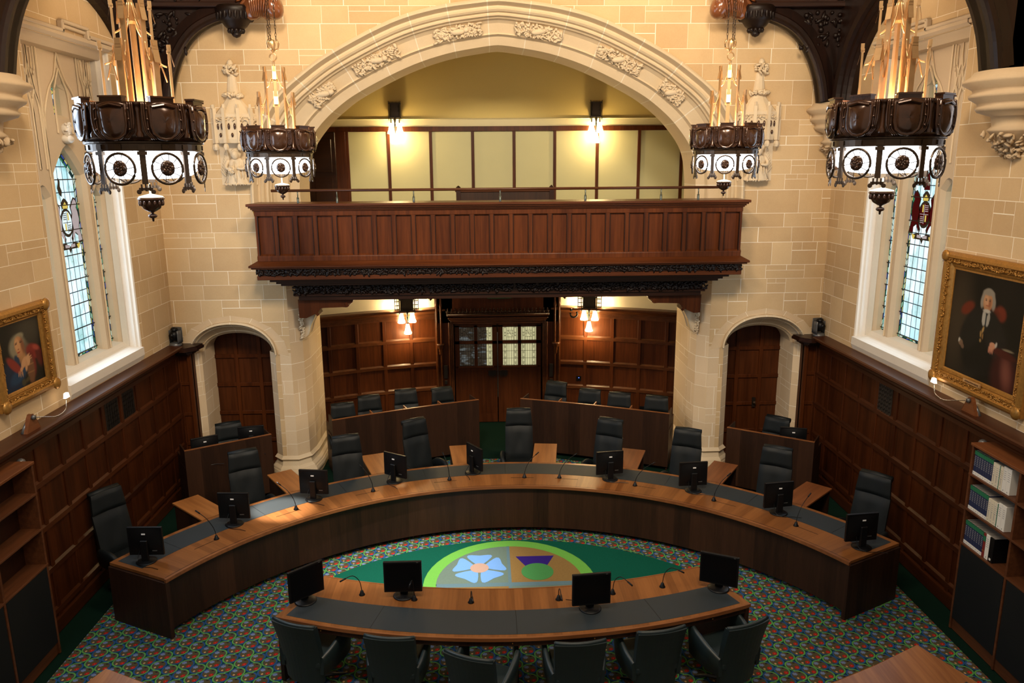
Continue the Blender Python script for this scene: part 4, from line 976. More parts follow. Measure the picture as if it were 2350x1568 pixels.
# ------------------------------------------------------------------ high-backed leather chairs
def high_chair(name, label, group, top):
    T = thing(name, label, 'chair', (0, 0, 0), 0, group)
    def slab(z0, z1, w0, w1, yf, th, folds=0, roll=False):
        rows = []; n = 9; m = 9
        for side in (0, 1):
            rr = []
            for j in range(n+1):
                v = j/n; z = z0+(z1-z0)*v; w_ = w0+(w1-w0)*v; row = []
                for i in range(m+1):
                    u = i/m*2-1; y = yf(z)+(.035*u*u if side == 0 else 0)
                    e = (1-abs(u)**6)*(1-(2*v-1)**8*.7)
                    wr = .007*sin(14*z+3*u*u)*cos(7*u)*folds if side == 0 else 0
                    row.append((u*w_/2, y+(th*.5*e+wr if side == 0 else -th*.5*e), z))
                rr.append(row if side == 0 else row)
            rows.append(rr)
        mb = MB(); mb.grid(rows[0], flip=True); mb.grid(rows[1]); 
        ra = [r_[0] for r_ in rows[0]]; rb_ = [r_[0] for r_ in rows[1]]; mb.grid([ra, rb_], flip=True)
        ra = [r_[-1] for r_ in rows[0]]; rb_ = [r_[-1] for r_ in rows[1]]; mb.grid([rb_, ra], flip=True)
        mb.grid([rows[0][-1], rows[1][-1]], flip=True); mb.grid([rows[1][0], rows[0][0]], flip=True)
        return mb
    H0 = top-.28; yf = lambda z: -.215-.17*((z-.48)/(1.3-.48))-.02*sin((z-.5)*4)
    slab(.46, H0, .47, .46, yf, .09, 1).build('backrest', 'leather_chair', T, smooth=True)
    hb = slab(H0+.004, top-.02, .455, .41, lambda z: yf(z)+.012, .085, .3)
    hb.tube([(-.20, yf(top)-.01, top-.035), (0, yf(top)-.015, top-.028), (.20, yf(top)-.01, top-.035)], .042, 10); hb.build('headrest', 'leather_chair', T, smooth=True)
    rows = []
    for j in range(7):
        v = j/6; rows.append([((i/6*2-1)*.255*(1-.08*(2*v-1)**4), -.22+.50*v, .475+.035*(1-(i/6*2-1)**4)*(1-(2*v-1)**4)-.02*v) for i in range(7)])
    mb = MB().grid(rows); lo = [[(x, y, .40) for x, y, z in r_] for r_ in rows]; mb.grid(lo, flip=True)
    for A_, B_ in ((rows[0], lo[0]), (rows[-1], lo[-1]), ([r_[0] for r_ in rows], [r_[0] for r_ in lo]), ([r_[-1] for r_ in rows], [r_[-1] for r_ in lo])): mb.grid([A_, B_])
    mb.build('seat', 'leather_chair', T, smooth=True)
    for s_ in (-1, 1):
        rows = []
        for x, y, z in catmull([(.245, -.24, .56), (.275, -.17, .635), (.295, -.04, .665), (.295, .10, .655), (.28, .19, .60), (.255, .235, .52)], 4):
            lo = .43+.05*max(0, y/.235)**2; rows.append([((x-.026)*s_, y, lo), ((x-.034)*s_, y, z-.035), ((x-.022)*s_, y, z-.006), (x*s_, y, z), ((x+.022)*s_, y, z-.006), ((x+.034)*s_, y, z-.035), ((x+.026)*s_, y, lo)])
        mb = MB().grid(rows, closed_u=True, flip=s_ < 0); mb.add(rows[0], [tuple(range(7))]); mb.add(rows[-1], [tuple(range(7))[::-1]]); mb.build('armrest', 'leather_chair', T, smooth=True)
    MB().lathe([(.03, .08), (.03, .25), (.045, .25), (.045, .40)], 12).build('column', 'dark_metal', T, smooth=True)
    for k in range(5):
        a = 2*pi*k/5+.3; mb = MB().tube([(.02*cos(a), .02*sin(a), .115), (.16*cos(a), .16*sin(a), .095), (.29*cos(a), .29*sin(a), .07)], .024, 6, r2=.015); lg = mb.build('leg', 'dark_metal', T)
        MB().ell((.29*cos(a), .29*sin(a), .028), (.028, .028, .028), nu=8, nv=6).build('caster', 'black_plastic', lg)
    return T
proto = None
JC = [(-5.20, 9.42, 57.7), (-3.83, 10.72, 30), (-2.44, 11.28, 20), (-1.47, 12.0, 34), (.27, 12.46, 0), (1.74, 11.84, -30), (2.86, 11.29, -28), (3.95, 10.43, -34), (4.88, 9.39, -50)]
JL = ['at the far left end beside the panelling', 'in front of the left side desk', 'beside the left stone pier', 'before the left press desk', 'in the middle, facing the camera',
      'before the right press desk', 'partly hiding the right stone pier', 'before the right side desk', 'at the far right end beside the panelling']
for (x, y, a), lb in zip(JC, JL):
    fx, fy = sin(R(a)), -cos(R(a)); loc = (x+fx*.385, y+fy*.385, 0); lab = 'tall black leather judge chair '+lb
    if proto is None: proto = high_chair('judge_chair', lab, 'judges chairs behind the bench', 1.30); proto.location = loc; proto.rotation_euler.z = R(a+180)
    else: dup(proto, loc, R(a+180), lab)
PC = [(-2.89, 13.52, 18), (-2.48, 13.98, 20), (-1.83, 14.35, 14), (-1.14, 14.43, 22.6), (1.13, 14.70, -26), (1.72, 14.15, -22), (2.24, 13.87, -19), (2.89, 13.62, -20), (-4.63, 12.53, 26.8), (4.67, 12.30, -42)]
PL = ['first from the left behind the left press desk', 'second from the left behind the left press desk', 'third from the left behind the left press desk', 'at the gangway end of the left press desk', 'at the gangway end of the right press desk', 'second from the gangway behind the right press desk',
      'third from the gangway behind the right press desk', 'at the right end of the right press desk', 'behind the left side desk under the left arch', 'behind the right side desk under the right arch']
proto = None
for (x, y, a), lb in zip(PC, PL):
    fx, fy = sin(R(a)), -cos(R(a)); loc = (x+fx*.35, y+fy*.35, 0); lab = 'dark grey-green leather chair '+lb
    if proto is None: proto = high_chair('desk_chair', lab, 'chairs behind the raised desks', 1.12); proto.location = loc; proto.rotation_euler.z = R(a+180)
    else: dup(proto, loc, R(a+180), lab)

# ------------------------------------------------------------------ low leather armchairs at the front table
def tub_chair(label):
    T = thing('leather_armchair', label, 'chair', (0, 0, 0), 0, 'armchairs at the front table')
    # backrest : shallow shell, flaring towards the top
    def shell(side):
        rows = []
        for j in range(11):
            v = j/10; z = .17+.71*v; hw = .215+.035*v*v+.012*sin(pi*v); row = []
            for i in range(11):
                u = i/10*2-1; y = -.235-.075*v**1.4-.035*(v**3)+.07*u*u*(1-.35*v)+(side*(.022+.012*v))
                row.append((u*hw, y, z+.010*(1-u*u)*v))
            rows.append(row)
        return rows
    f_, b_ = shell(1), shell(-1); mb = MB().grid(f_, flip=True).grid(b_)
    for A_, B_ in ((f_[-1], b_[-1]), (b_[0], f_[0]), ([r_[0] for r_ in b_], [r_[0] for r_ in f_]), ([r_[-1] for r_ in f_], [r_[-1] for r_ in b_])): mb.grid([A_, B_])
    mb.build('backrest', 'leather_teal', T, smooth=False, bevel=.014, seg=2)
    MB().tube([(u*.245/1.0, f_[-1][5][1]-.035+.05*u*u, .885+.008*(1-u*u)) for u in [i/5-1 for i in range(11)]], .020, 8).build('top_roll', 'leather_teal', T, smooth=True)
    mb = MB().box(-.225, .225, -.24, .26, .36, .455); mb.build('seat', 'leather_teal', T, bevel=.03, seg=3)
    for s_ in (-1, 1):
        rows = []
        path = catmull([(.238, -.22, .50), (.268, -.12, .545), (.285, .02, .60), (.288, .15, .648), (.272, .25, .655)], 4)
        for x, y, z in path:
            t = (y+.25)/.5; lo = .30; rows.append([((x-.024)*s_, y, lo), ((x-.026)*s_, y, z-.02), ((x-.012)*s_, y, z), ((x+.012)*s_, y, z), ((x+.028)*s_, y, z-.02), ((x+.018-.02*t)*s_, y, lo)])
        mb = MB().grid(rows, closed_u=True, flip=s_ < 0); mb.add(rows[0], [tuple(range(6))]); mb.add(rows[-1], [tuple(range(6))[::-1]]); mb.build('armrest', 'leather_teal', T, smooth=True)
    MB().lathe([(.03, .06), (.03, .37)], 10).build('column', 'dark_metal', T, smooth=True)
    for k in range(4):
        a = pi/4+pi/2*k; MB().tube([(0, 0, .07), (.16*cos(a), .16*sin(a), .055), (.30*cos(a), .30*sin(a), .018)], .022, 6, r2=.014).build('leg', 'dark_metal', T)
    return T
FC = [(-2.24, 6.89, -23.1), (-1.25, 6.61, -7.2), (-.49, 6.28, -23.2), (.59, 6.44, 3.9), (1.41, 6.60, 10.4), (2.29, 6.67, 21.5)]
proto = None
for (x, y, a), lb in zip(FC, ('leftmost, at the left end of the front table', 'second from the left at the front table', 'third from the left, pulled back and turned', 'fourth from the left at the front table', 'fifth from the left at the front table', 'rightmost, angled at the right end of the front table')):
    fx, fy = -sin(R(a)), cos(R(a)); loc = (x+fx*.35, y+fy*.35, 0); lab = 'dark teal leather armchair '+lb
    if proto is None: proto = tub_chair(lab); proto.location = loc; proto.rotation_euler.z = R(a)
    else: dup(proto, loc, R(a), lab)

# ------------------------------------------------------------------ front table
TB = thing('front_table', 'long curved walnut table with dark leather top in front of the emblem rug', 'table', (0, 0, 0))
def tf(s_, t):
    F = (2.5*s_, 13.38-sqrt(6.6**2-(2.5*s_)**2)); K_ = (2.15*s_, 14.1-sqrt(6.4**2-(2.15*s_)**2)); return (F[0]+(K_[0]-F[0])*t, F[1]+(K_[1]-F[1])*t)
def tgrid(mb, t0, t1, z0, z1, s0=-1, s1=1, n=40):
    S_ = [s0+(s1-s0)*i/n for i in range(n+1)]
    for z, fl in ((z1, False), (z0, True)):
        mb.grid([[(*tf(s_, t0), z) for s_ in S_], [(*tf(s_, t1), z) for s_ in S_]], uvs=[[(tf(s_, t0)[0], t0) for s_ in S_], [(tf(s_, t1)[0], t1*.9) for s_ in S_]], flip=fl)
    for t, fl in ((t0, True), (t1, False)):
        mb.grid([[(*tf(s_, t), z1) for s_ in S_], [(*tf(s_, t), z0) for s_ in S_]], uvs=[[(tf(s_, t)[0], 0) for s_ in S_], [(tf(s_, t)[0], .05) for s_ in S_]], flip=fl)
    for s_ in (s0, s1): mb.add([(*tf(s_, t0), z0), (*tf(s_, t1), z0), (*tf(s_, t1), z1), (*tf(s_, t0), z1)], [(0, 1, 2, 3)], [((0, 0), (.9, 0), (.9, .05), (0, .05))])
    return mb
tgrid(MB(), 0, 1, .71, .75).build('tabletop', 'walnut_top', TB)
tgrid(MB(), -.005, .02, .712, .7505).build('front_edge', 'walnut_edge', TB); tgrid(MB(), .985, 1.0, .72, .7535).build('back_edge', 'walnut_edge', TB)
tgrid(MB(), .065, .53, .75, .7522, -.965, .965).build('leather_inlay', 'leather_inlay', TB)
for s_ in (-.6, 0, .6): p, q_ = tf(s_, .065), tf(s_, .53); MB().obox(((p[0]+q_[0])/2, (p[1]+q_[1])/2, .7526), (.004, hypot(q_[0]-p[0], q_[1]-p[1]), .001), atan2(-(q_[0]-p[0]), q_[1]-p[1])).build('inlay_seam', 'black_plastic', TB)
tgrid(MB(), .01, .05, .655, .71, -.98, .98).build('drawer_rail', 'walnut_flat', TB)
for s_ in (-.8, -.42, -.02, .31, .55, .82): p = tf(s_, .008); MB().ell((p[0], p[1], .685), (.008, .008, .008), nu=6, nv=4).build('drawer_lock', 'gilt_frame', TB)
for s_ in (-1, 1):
    p, q_ = tf(s_*.985, 0), tf(s_*.985, 1); mb = MB().obox(((p[0]+q_[0])/2, (p[1]+q_[1])/2, .355), (.045, hypot(q_[0]-p[0], q_[1]-p[1]), .71), atan2(-(q_[0]-p[0]), q_[1]-p[1])); mb.build('end_panel', 'walnut_flat', TB)
for s_ in (-.6, 0, .6): p, q_ = tf(s_, .35), tf(s_, .9); MB().obox(((p[0]+q_[0])/2, (p[1]+q_[1])/2, .355), (.05, .5, .71), atan2(-(q_[0]-p[0]), q_[1]-p[1])).build('support', 'black_plastic', TB)

# ------------------------------------------------------------------ raised desks with upright screens of veneer
def raised_desk(P0, P1, bulge, H_, fins, lab, name, inner):
    T = thing(name, lab, 'desk'); a = Vector((*P0, 0)); b = Vector((*P1, 0)); d = (b-a); Ln = d.length; d.normalize(); nrm = Vector((-d.y, d.x, 0))  # nrm points away from camera
    if nrm.y < 0: nrm = -nrm
    def pt(u, off): q_ = a+(b-a)*u+nrm*(off-bulge*4*u*(1-u)*-1 if False else off+bulge*4*u*(1-u)); return (q_.x, q_.y)
    N = 16; S_ = [i/N for i in range(N+1)]
    def band(mb, o0, o1, z0, z1, u0=0, u1=1):
        S2 = [u0+(u1-u0)*i/N for i in range(N+1)]
        c_ = [[(*pt(u, o0), z0) for u in S2], [(*pt(u, o0), z1) for u in S2], [(*pt(u, o1), z1) for u in S2], [(*pt(u, o1), z0) for u in S2], [(*pt(u, o0), z0) for u in S2]]
        vv = [0, z1-z0, z1-z0+.05, 2*(z1-z0), 3*(z1-z0)]
        mb.grid(c_, uvs=[[(u*Ln, v) for u in S2] for v in vv])
        for u in (u0, u1): mb.add([(*pt(u, o0), z0), (*pt(u, o1), z0), (*pt(u, o1), z1), (*pt(u, o0), z1)], [(0, 1, 2, 3)], [((0, z0), (.1, z0), (.1, z1), (0, z1))])
        return mb
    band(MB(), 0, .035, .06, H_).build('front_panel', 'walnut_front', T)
    band(MB(), -.003, .040, H_, H_+.008).build('top_edge', 'walnut_edge', T)
    band(MB(), .036, .45, .71, .74).build('worktop', 'walnut_flat', T)
    band(MB(), .10, .16, 0, .06).build('plinth', 'black_plastic', T)
    for i, u in enumerate(fins):
        end = u < .02 or u > .98; dp = .36 if end else .22
        q0, q1 = Vector((*pt(min(max(u, .01), .99), .03), 0)), Vector((*pt(min(max(u, .01), .99), .03+dp), 0)); m_ = (q0+q1)/2
        MB().obox((m_.x, m_.y, (H_+.75)/2 if not end else (H_+.004)/2), (dp, .022, H_-.745 if not end else H_), atan2(q1.y-q0.y, q1.x-q0.x)).build('divider' if not end else 'end_panel', 'walnut_flat' if end else 'walnut_edge', T)
        if end:
            q1 = Vector((*pt(min(max(u, .01), .99), .62), 0)); m_ = (q0+q1)/2; MB().obox((m_.x, m_.y, .43), ((q1-q0).length, .024, .86), atan2(q1.y-q0.y, q1.x-q0.x)).build('end_panel', 'walnut_flat', T)
    return T
raised_desk((-2.93, 12.74), (-.41, 13.80), .05, 1.05, (0, .27, .5, .74, 1), 'left press desk, long dark veneered raised desk left of the gangway', 'press_desk', 1)
raised_desk((.36, 13.82), (2.92, 12.76), .05, 1.05, (0, .26, .5, .74, 1), 'right press desk, long dark veneered raised desk right of the gangway', 'press_desk', 1)
raised_desk((-4.93, 11.38), (-3.79, 12.09), .0, 1.05, (0, 1), 'short raised desk below the left stone arch, carrying two monitors', 'side_desk', 0)
raised_desk((3.70, 12.0), (4.84, 11.22), .0, 1.05, (0, 1), 'short raised desk below the right stone arch, carrying one monitor', 'side_desk', 0)

# ------------------------------------------------------------------ monitors
def monitor(label, group, name='monitor'):
    """screen faces local -Y"""
    T = thing(name, label, 'monitor', (0, 0, 0), 0, group)
    MB().box(-.205, .205, -.012, .022, .072, .427).build('casing', 'black_plastic', T, bevel=.006, seg=2)
    MB().box(-.188, .188, -.0135, -.012, .092, .408).build('screen', 'black_screen', T)
    mb = MB().grid([[(x*.19/1, .021+.028*(1-(x)**2)*(1-(z)**2), .26+.15*z) for x in [i/4-1 for i in range(9)]] for z in [j/4-1 for j in range(9)]], flip=True); mb.build('back_cover', 'black_plastic', T, smooth=True)
    MB().box(-.043, .043, .042, .078, .012, .28).build('neck', 'black_plastic', T, bevel=.008)
    MB().lathe([(0, 0), (.115, 0), (.118, .006), (.105, .014), (.05, .022), (0, .024)], 24, (0, .04, 0)).build('base', 'black_plastic', T, smooth=True)
    MB().box(-.022, .022, .049, .052, .345, .362).build('label_sticker', 'white_plastic', T)
    MB().box(-.13, -.075, .024, .028, .125, .135).build('port_label', 'grey_plastic', T)
    MB().box(.15, .17, -.0135, -.0120, .413, .419).build('badge', 'grey_plastic', T)
    MB().tube(catmull([(.07, .03, .14), (.08, .10, .04), (.02, .17, .008), (-.12, .20, .008), (-.22, .24, .006)], 5), .0035, 5).build('cable', 'black_plastic', T)
    return T
# judges' monitors : position of stand base, yaw (screen faces away from the camera)
JM = [(-4.33, 8.55, -2), (-3.59, 9.49, -4), (-2.71, 10.22, -8), (-1.63, 10.78, -33), (-.46, 11.05, -56), (1.54, 10.70, 8), (2.66, 10.22, 4), (3.60, 9.45, 8), (4.25, 8.47, 6)]
WD = ('first', 'second', 'third', 'fourth', 'fifth', 'sixth', 'seventh', 'eighth', 'ninth')
proto = None
for k, (x, y, a) in enumerate(JM):
    lab = 'black monitor seen from behind on the curved bench, %s from the left' % WD[k]; loc = (x, y, .7527)
    if proto is None: proto = monitor(lab, 'monitors on the judges bench'); proto.location = loc; proto.rotation_euler.z = R(180+a)
    else: dup(proto, loc, R(180+a), lab)
for (x, y, a, lab) in ((-2.22, 7.52, 43, 'black monitor turned sideways at the left end of the front table'), (-1.20, 7.57, 0, 'black monitor facing the camera, left of centre on the front table'), (.79, 7.22, 6, 'black monitor facing the camera, right of centre on the front table'), (2.23, 7.55, -26, 'black monitor turned left at the right end of the front table')):
    dup(proto, (x, y, .7527), R(a), lab, 'monitors on the front table')
for (x, y, a, lab) in ((-4.74, 11.72, 30, 'black monitor at the left end of the left side desk'), (-4.15, 12.20, 12, 'black monitor at the right end of the left side desk'), (4.66, 11.62, -16, 'black monitor on the right side desk')):
    dup(proto, (x, y, .742), R(180+a), lab, 'monitors on the side desks')

# ------------------------------------------------------------------ gooseneck microphones
def mic(base, tip, lab, grp, bend=.0, z0=.75):
    T = thing('gooseneck_microphone', lab, 'microphone', (base[0], base[1], z0), 0, grp); t = Vector(tip)-Vector((base[0], base[1], z0))
    MB().lathe([(0, 0), (.034, 0), (.034, .006), (.024, .018), (.015, .05), (.008, .055), (0, .055)], 12).build('base', 'black_plastic', T, smooth=True)
    pts = catmull([(0, 0, .05), (t.x*.12, t.y*.12, .05+t.z*(.28+bend)), (t.x*.5, t.y*.5, .05+t.z*(.62+bend)), (t.x, t.y, t.z)], 4)
    MB().tube(pts, .0045, 6).build('gooseneck', 'black_plastic', T, smooth=True)
    a, b = Vector(pts[-2]), Vector(pts[-1]); d = (b-a).normalized(); MB().tube([b-d*.02, b+d*.05], .009, 8).build('microphone_head', 'dark_metal', T, smooth=True)
MJ = [(-3.69, 9.04), (-2.89, 9.86), (-1.92, 10.41), (-.84, 10.77), (.28, 10.80), (.80, 10.76), (1.87, 10.41), (2.86, 9.84), (3.69, 9.03)]
MT = [(-3.89, 9.07), (-3.1, 9.91), (-2.08, 10.48), (-.92, 10.88), (.46, 10.84), (1.02, 10.77), (2.1, 10.37), (3.06, 9.9), (3.89, 9.17)]
for k in range(9): mic(MJ[k], (*MT[k], 1.1), 'black gooseneck microphone on the curved bench, %s from the left' % WD[k], 'microphones on the judges bench', z0=.7525)
MF = [(-1.66, 7.65), (-1.08, 7.52), (-.47, 7.44), (.47, 7.45), (1.07, 7.54), (1.64, 7.65)]; MFT = [(-1.83, 7.58), (-1.11, 7.46), (-.45, 7.27), (.48, 7.26), (1.21, 7.36), (1.81, 7.58)]
for k in range(6): mic(MF[k], (*MFT[k], .98 if k not in (2, 3) else .90), 'bent black microphone on the front table, %s from the left' % WD[k], 'microphones on the front table', .25, z0=.75)

# ------------------------------------------------------------------ desks at the lower corners of the photograph
for s_, nm in ((-1, 'left'), (1, 'right')):
    T = thing('corner_desk', 'pale walnut desk corner at the bottom %s edge' % nm, 'desk'); pl = [(3.86, 6.48), (3.30, 6.20), (2.77, 5.96), (2.30, 5.66), (1.9, 5.2), (2.4, 4.7), (4.35, 5.0), (4.09, 5.9)]
    MB().prism([(x*s_, y) for x, y in pl], .71, .75).build('tabletop', 'walnut_flap', T, bevel=.004)
    MB().prism([(x*s_, y) for x, y in [(4.0, 5.93), (3.88, 5.86), (2.9, 5.1), (4.25, 5.2)]], .75, .752).build('leather_inlay', 'leather_inlay', T)
    MB().prism([(x*s_, y) for x, y in [(3.80, 6.38), (2.77, 5.90), (2.75, 5.84), (3.82, 6.32)]], 0, .71).build('front_panel', 'walnut_flat', T)

# ------------------------------------------------------------------ bookcases and books
for s_, nm in ((-1, 'left'), (1, 'right')):
    T = thing('bookcase', ('empty brown wooden bookcase against the left panelling' if s_ < 0 else 'brown wooden bookcase full of law books against the right panelling'), 'bookcase', (5.22*s_, 7.88, 0), 0)
    X0, X1 = -.125, .105   # local x, front is -x for the right one
    def bb(mb, x0, x1, y0, y1, z0, z1): return mb.box(*sorted((x0*s_, x1*s_)), y0, y1, z0, z1)
    mb = MB()
    for y in (-.03, -.80, -1.58, -2.36): bb(mb, X0, X1, y-.0, y+.03, 0, 2.25)
    mb.build('upright', 'bookcase_wood', T, bevel=.003)
    mb = bb(MB(), X1-.01, X1, -2.36, 0, .1, 2.25); mb.build('back_board', 'oak_dark', T)
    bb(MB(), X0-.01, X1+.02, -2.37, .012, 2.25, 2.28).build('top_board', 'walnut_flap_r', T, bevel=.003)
    for z in (1.93, 1.52, 1.10): bb(MB(), X0-.005, X1, -2.34, -.002, z-.022, z).build('shelf', 'bookcase_wood', T, bevel=.002)
    for k, y in enumerate((-.80, -1.58, -2.36)): bb(MB(), X0+.0, X0+.02, y+.035, y+.765, .15, 1.07).build('cupboard_door', 'cupboard_leather', T, bevel=.003)
    bb(MB(), X0+.02, X1, -2.36, 0, .0, .14).build('plinth', 'bookcase_wood', T); 
    dm = MB().lathe([(.05, 0), (.05, .02), (.04, .05), (.02, .065), (0, .068)], 14, (5.26*s_, 7.95, 2.22)).box(*sorted((5.22*s_, 5.36*s_)), 7.90, 8.0, 2.19, 2.22).build('dome_fitting', 'grey_plastic', smooth=True)
    tag(dm, 'small grey dome fitting on the panelling above the %s bookcase end' % nm, 'dome fitting')
ORD = ('first', 'second', 'third', 'fourth', 'fifth', 'sixth', 'seventh', 'eighth', 'ninth', 'tenth', 'eleventh', 'twelfth', 'thirteenth', 'fourteenth', 'fifteenth')
def book(kind, y, th, z, lab, grp, h=.275, dpt=.18):
    T = thing('book' if kind not in ('wbinder', 'bbinder') else 'ring_binder', lab, 'book' if kind not in ('wbinder', 'bbinder') else 'binder', (5.115, y, z), 0, grp); t0 = -th+.001
    cover = {'navy': 'navy_cloth', 'cream': 'cream_paper', 'slim': 'white_paper', 'red': 'red_cloth', 'wbinder': 'white_paper', 'bbinder': 'black_plastic'}[kind]
    MB().box(0, dpt, t0, 0, 0, h).build('cover', cover, T, bevel=.003 if kind != 'cream' else .001)
    MB().box(.012, dpt-.004, t0+.003, -.003, h-.004, h+.002).build('pages', 'page_grey', T)
    if kind == 'navy':
        MB().box(-.0015, .01, t0, 0, h-.045, h).build('spine_band', 'green_cloth', T); MB().box(-.0015, .01, t0, 0, 0, .038).build('spine_foot', 'white_paper', T)
        mb = MB()
        for k in range(6): mb.box(-.001, 0, t0+.008, -.008, h-.07-.02*k, h-.063-.02*k)
        mb.box(-.003, -.001, t0*.62, t0*.38, .014, .022); mb.build('spine_text', 'grey_print', T)
    elif kind in ('cream', 'slim', 'wbinder'):
        mb = MB()
        for k in range(5): mb.box(-.001, 0, t0+th*.22, -th*.22, h-.05-.022*k, h-.045-.022*k)
        mb.box(-.001, 0, t0+th*.42, -th*.42, .05, .13) if kind == 'cream' else None
        mb.box(-.001, 0, t0*.6, t0*.4, .018, .030); mb.build('spine_text', 'grey_print', T)
        if kind == 'slim': MB().box(-.0012, .01, t0, t0+th*.3, 0, h).build('spine_stripe', 'green_cloth', T)
    elif kind == 'red':
        MB().box(-.0015, .01, t0, 0, h-.09, h-.03).build('spine_label', 'green_cloth', T); MB().box(-.002, .0, t0, 0, .07, .078).build('spine_line', 'gilt_frame', T)
    elif kind == 'bbinder': MB().box(-.0015, 0, t0*.7, t0*.3, .02, .045).build('spine_label', 'white_paper', T)
rowsB = ((1.93, 'top', ['navy']*8+['cream']*2+['slim', 'cream', 'wbinder', 'wbinder']), (1.52, 'middle', ['navy']*8+['cream']*3+['slim', 'wbinder', 'wbinder']), (1.10, 'lower', ['navy']*8+['red', 'wbinder', 'bbinder']))
TH_ = {'navy': .0385, 'cream': .045, 'slim': .022, 'red': .042, 'wbinder': .062, 'bbinder': .07}
NM = {'navy': 'navy law volume with green spine top', 'cream': 'cream law report volume', 'slim': 'slim white and green volume', 'red': 'dark red bound book with green label', 'wbinder': 'white lever binder', 'bbinder': 'black binder with small white label'}
for z, sh_, ks in rowsB:
    y = 7.845; cnt = {}
    for k in ks:
        cnt[k] = cnt.get(k, 0)+1; tot = ks.count(k)
        lab = (NM[k]+', %s from the left on the %s shelf' % (ORD[cnt[k]-1], sh_)) if tot > 1 else (NM[k]+' on the %s shelf' % sh_)
        book(k, y, TH_[k], z+.001, lab, '%s on the %s shelf' % ({'navy': 'navy volumes', 'cream': 'cream volumes', 'wbinder': 'white binders'}.get(k, 'other books'), sh_), h=.275 if k in ('navy', 'red') else .262 if k in ('cream', 'slim') else .28, dpt=.19)
        y -= TH_[k]+.0012

# ------------------------------------------------------------------ portraits
def portrait(sgn, y0, y1, z0, z1, fw, layers, bgc, lab, plate):
    """layers: (u, v, ru, rv, rotation, colour, softness)"""
    T = thing('framed_portrait', lab, 'painting', (XW*sgn, 0, 0)); X = lambda d: -d*sgn
    tilt = .0
    # frame : moulded profile swept around the rectangle
    pf = [(0, 0), (0, .06), (.03, .085), (.06, .09), (.085, .06), (.12, .065), (fw*.62, .05), (fw*.72, .035), (fw*.78, .042), (fw*.9, .03), (fw, .028), (fw, .02)]
    rows = []
    for (y, z, sy, sz) in ((y0, z0, 1, 1), (y1, z0, -1, 1), (y1, z1, -1, -1), (y0, z1, 1, -1), (y0, z0, 1, 1)): rows.append([(X(d), y+sy*o, z+sz*o) for o, d in pf])
    MB().grid(rows).build('frame', 'gilt_frame', T)
    mb = MB()
    L4 = [((y0, z0), (y1, z0), (0, 1)), ((y1, z0), (y1, z1), (-1, 0)), ((y1, z1), (y0, z1), (0, -1)), ((y0, z1), (y0, z0), (1, 0))]
    for (p, q_, nn) in L4:
        def fn(u, v): 
            o = fw*(.15+.5*v); return Vector((X(.068), p[0]+(q_[0]-p[0])*u+nn[0]*o, p[1]+(q_[1]-p[1])*u+nn[1]*o)), Vector((-sgn, 0, 0))
        carve(mb, fn, int(190*hypot(q_[0]-p[0], q_[1]-p[1])), .016, RND, .6)
    for y in (y0+.05, y1-.05):
        for z in (z0+.05, z1-.05): mb.ell((X(.08), y, z), (.03, .075, .075), nu=10, nv=6)
    mb.build('frame_carving', 'gilt_frame', T, smooth=True)
    c0, c1, d0, d1 = y0+fw-.005, y1-fw+.005, z0+fw-.005, z1-fw+.005
    n, m_ = 110, 130; vs_ = []; cl = []
    for j in range(m_+1):
        for i in range(n+1):
            y = c0+(c1-c0)*i/n; v = j/m_; u = i/n if sgn < 0 else 1-i/n; vs_.append((X(.022), y, d0+(d1-d0)*v))
            k = .5+.5*sin(u*9+v*5)*sin(v*7-u*3); c = [q*(.5+.6*k)*.7 for q in bgc]
            for (cu, cv, ru, rv, ro, colr, so) in layers:
                dx, dy = u-cu, v-cv; ca, sa = cos(ro), sin(ro); ex, ey = (dx*ca+dy*sa)/ru, (-dx*sa+dy*ca)/rv; r_ = sqrt(ex*ex+ey*ey)
                if r_ < 1+so:
                    a = 1 if r_ < 1-so else (1+so-r_)/(2*so); a = a*a*(3-2*a); c = [c[q]*(1-a)+colr[q]*a for q in range(3)]
            cl.append((c[0]*.72, c[1]*.72, c[2]*.72, 1))
    fs = [(j*(n+1)+i, j*(n+1)+i+1, (j+1)*(n+1)+i+1, (j+1)*(n+1)+i) for j in range(m_) for i in range(n)]
    me = bpy.data.meshes.new('canvas'); me.from_pydata(vs_, [], fs); at = me.color_attributes.new('paint', 'FLOAT_COLOR', 'POINT')
    for i, c in enumerate(cl): at.data[i].color = c
    if 'oil_paint' not in MAT:
        nb = NB('oil_paint'); a = nb.n('ShaderNodeAttribute', attribute_name='paint'); MAT['oil_paint'] = nb.pbr(a.outputs['Color'], .5, coat=.0, spec=.15, normal=nb.bump(nb.noise(nb.geo(), 90, 3), .15, .002))
    me.materials.append(MAT['oil_paint']); o = bpy.data.objects.new('canvas', me); COL.objects.link(o); o.parent = T
    ym = (y0+y1)/2+plate[0]; MB().box(*sorted((X(.05), X(.068))), ym-plate[1], ym+plate[1], z0+plate[2], z0+plate[2]+.05).build('name_plate', 'gilt_bronze', T, bevel=.004)
    mb = MB()
    for k in range(11): mb.box(*sorted((X(.0695), X(.068))), ym-plate[1]*.8+k*plate[1]*.145, ym-plate[1]*.8+k*plate[1]*.145+.012, z0+plate[2]+.018, z0+plate[2]+.034)
    mb.build('plate_lettering', 'bronze_dark', T)
SK = (.50, .24, .11); BLK = (.0035, .003, .003); WG = (.30, .26, .20)
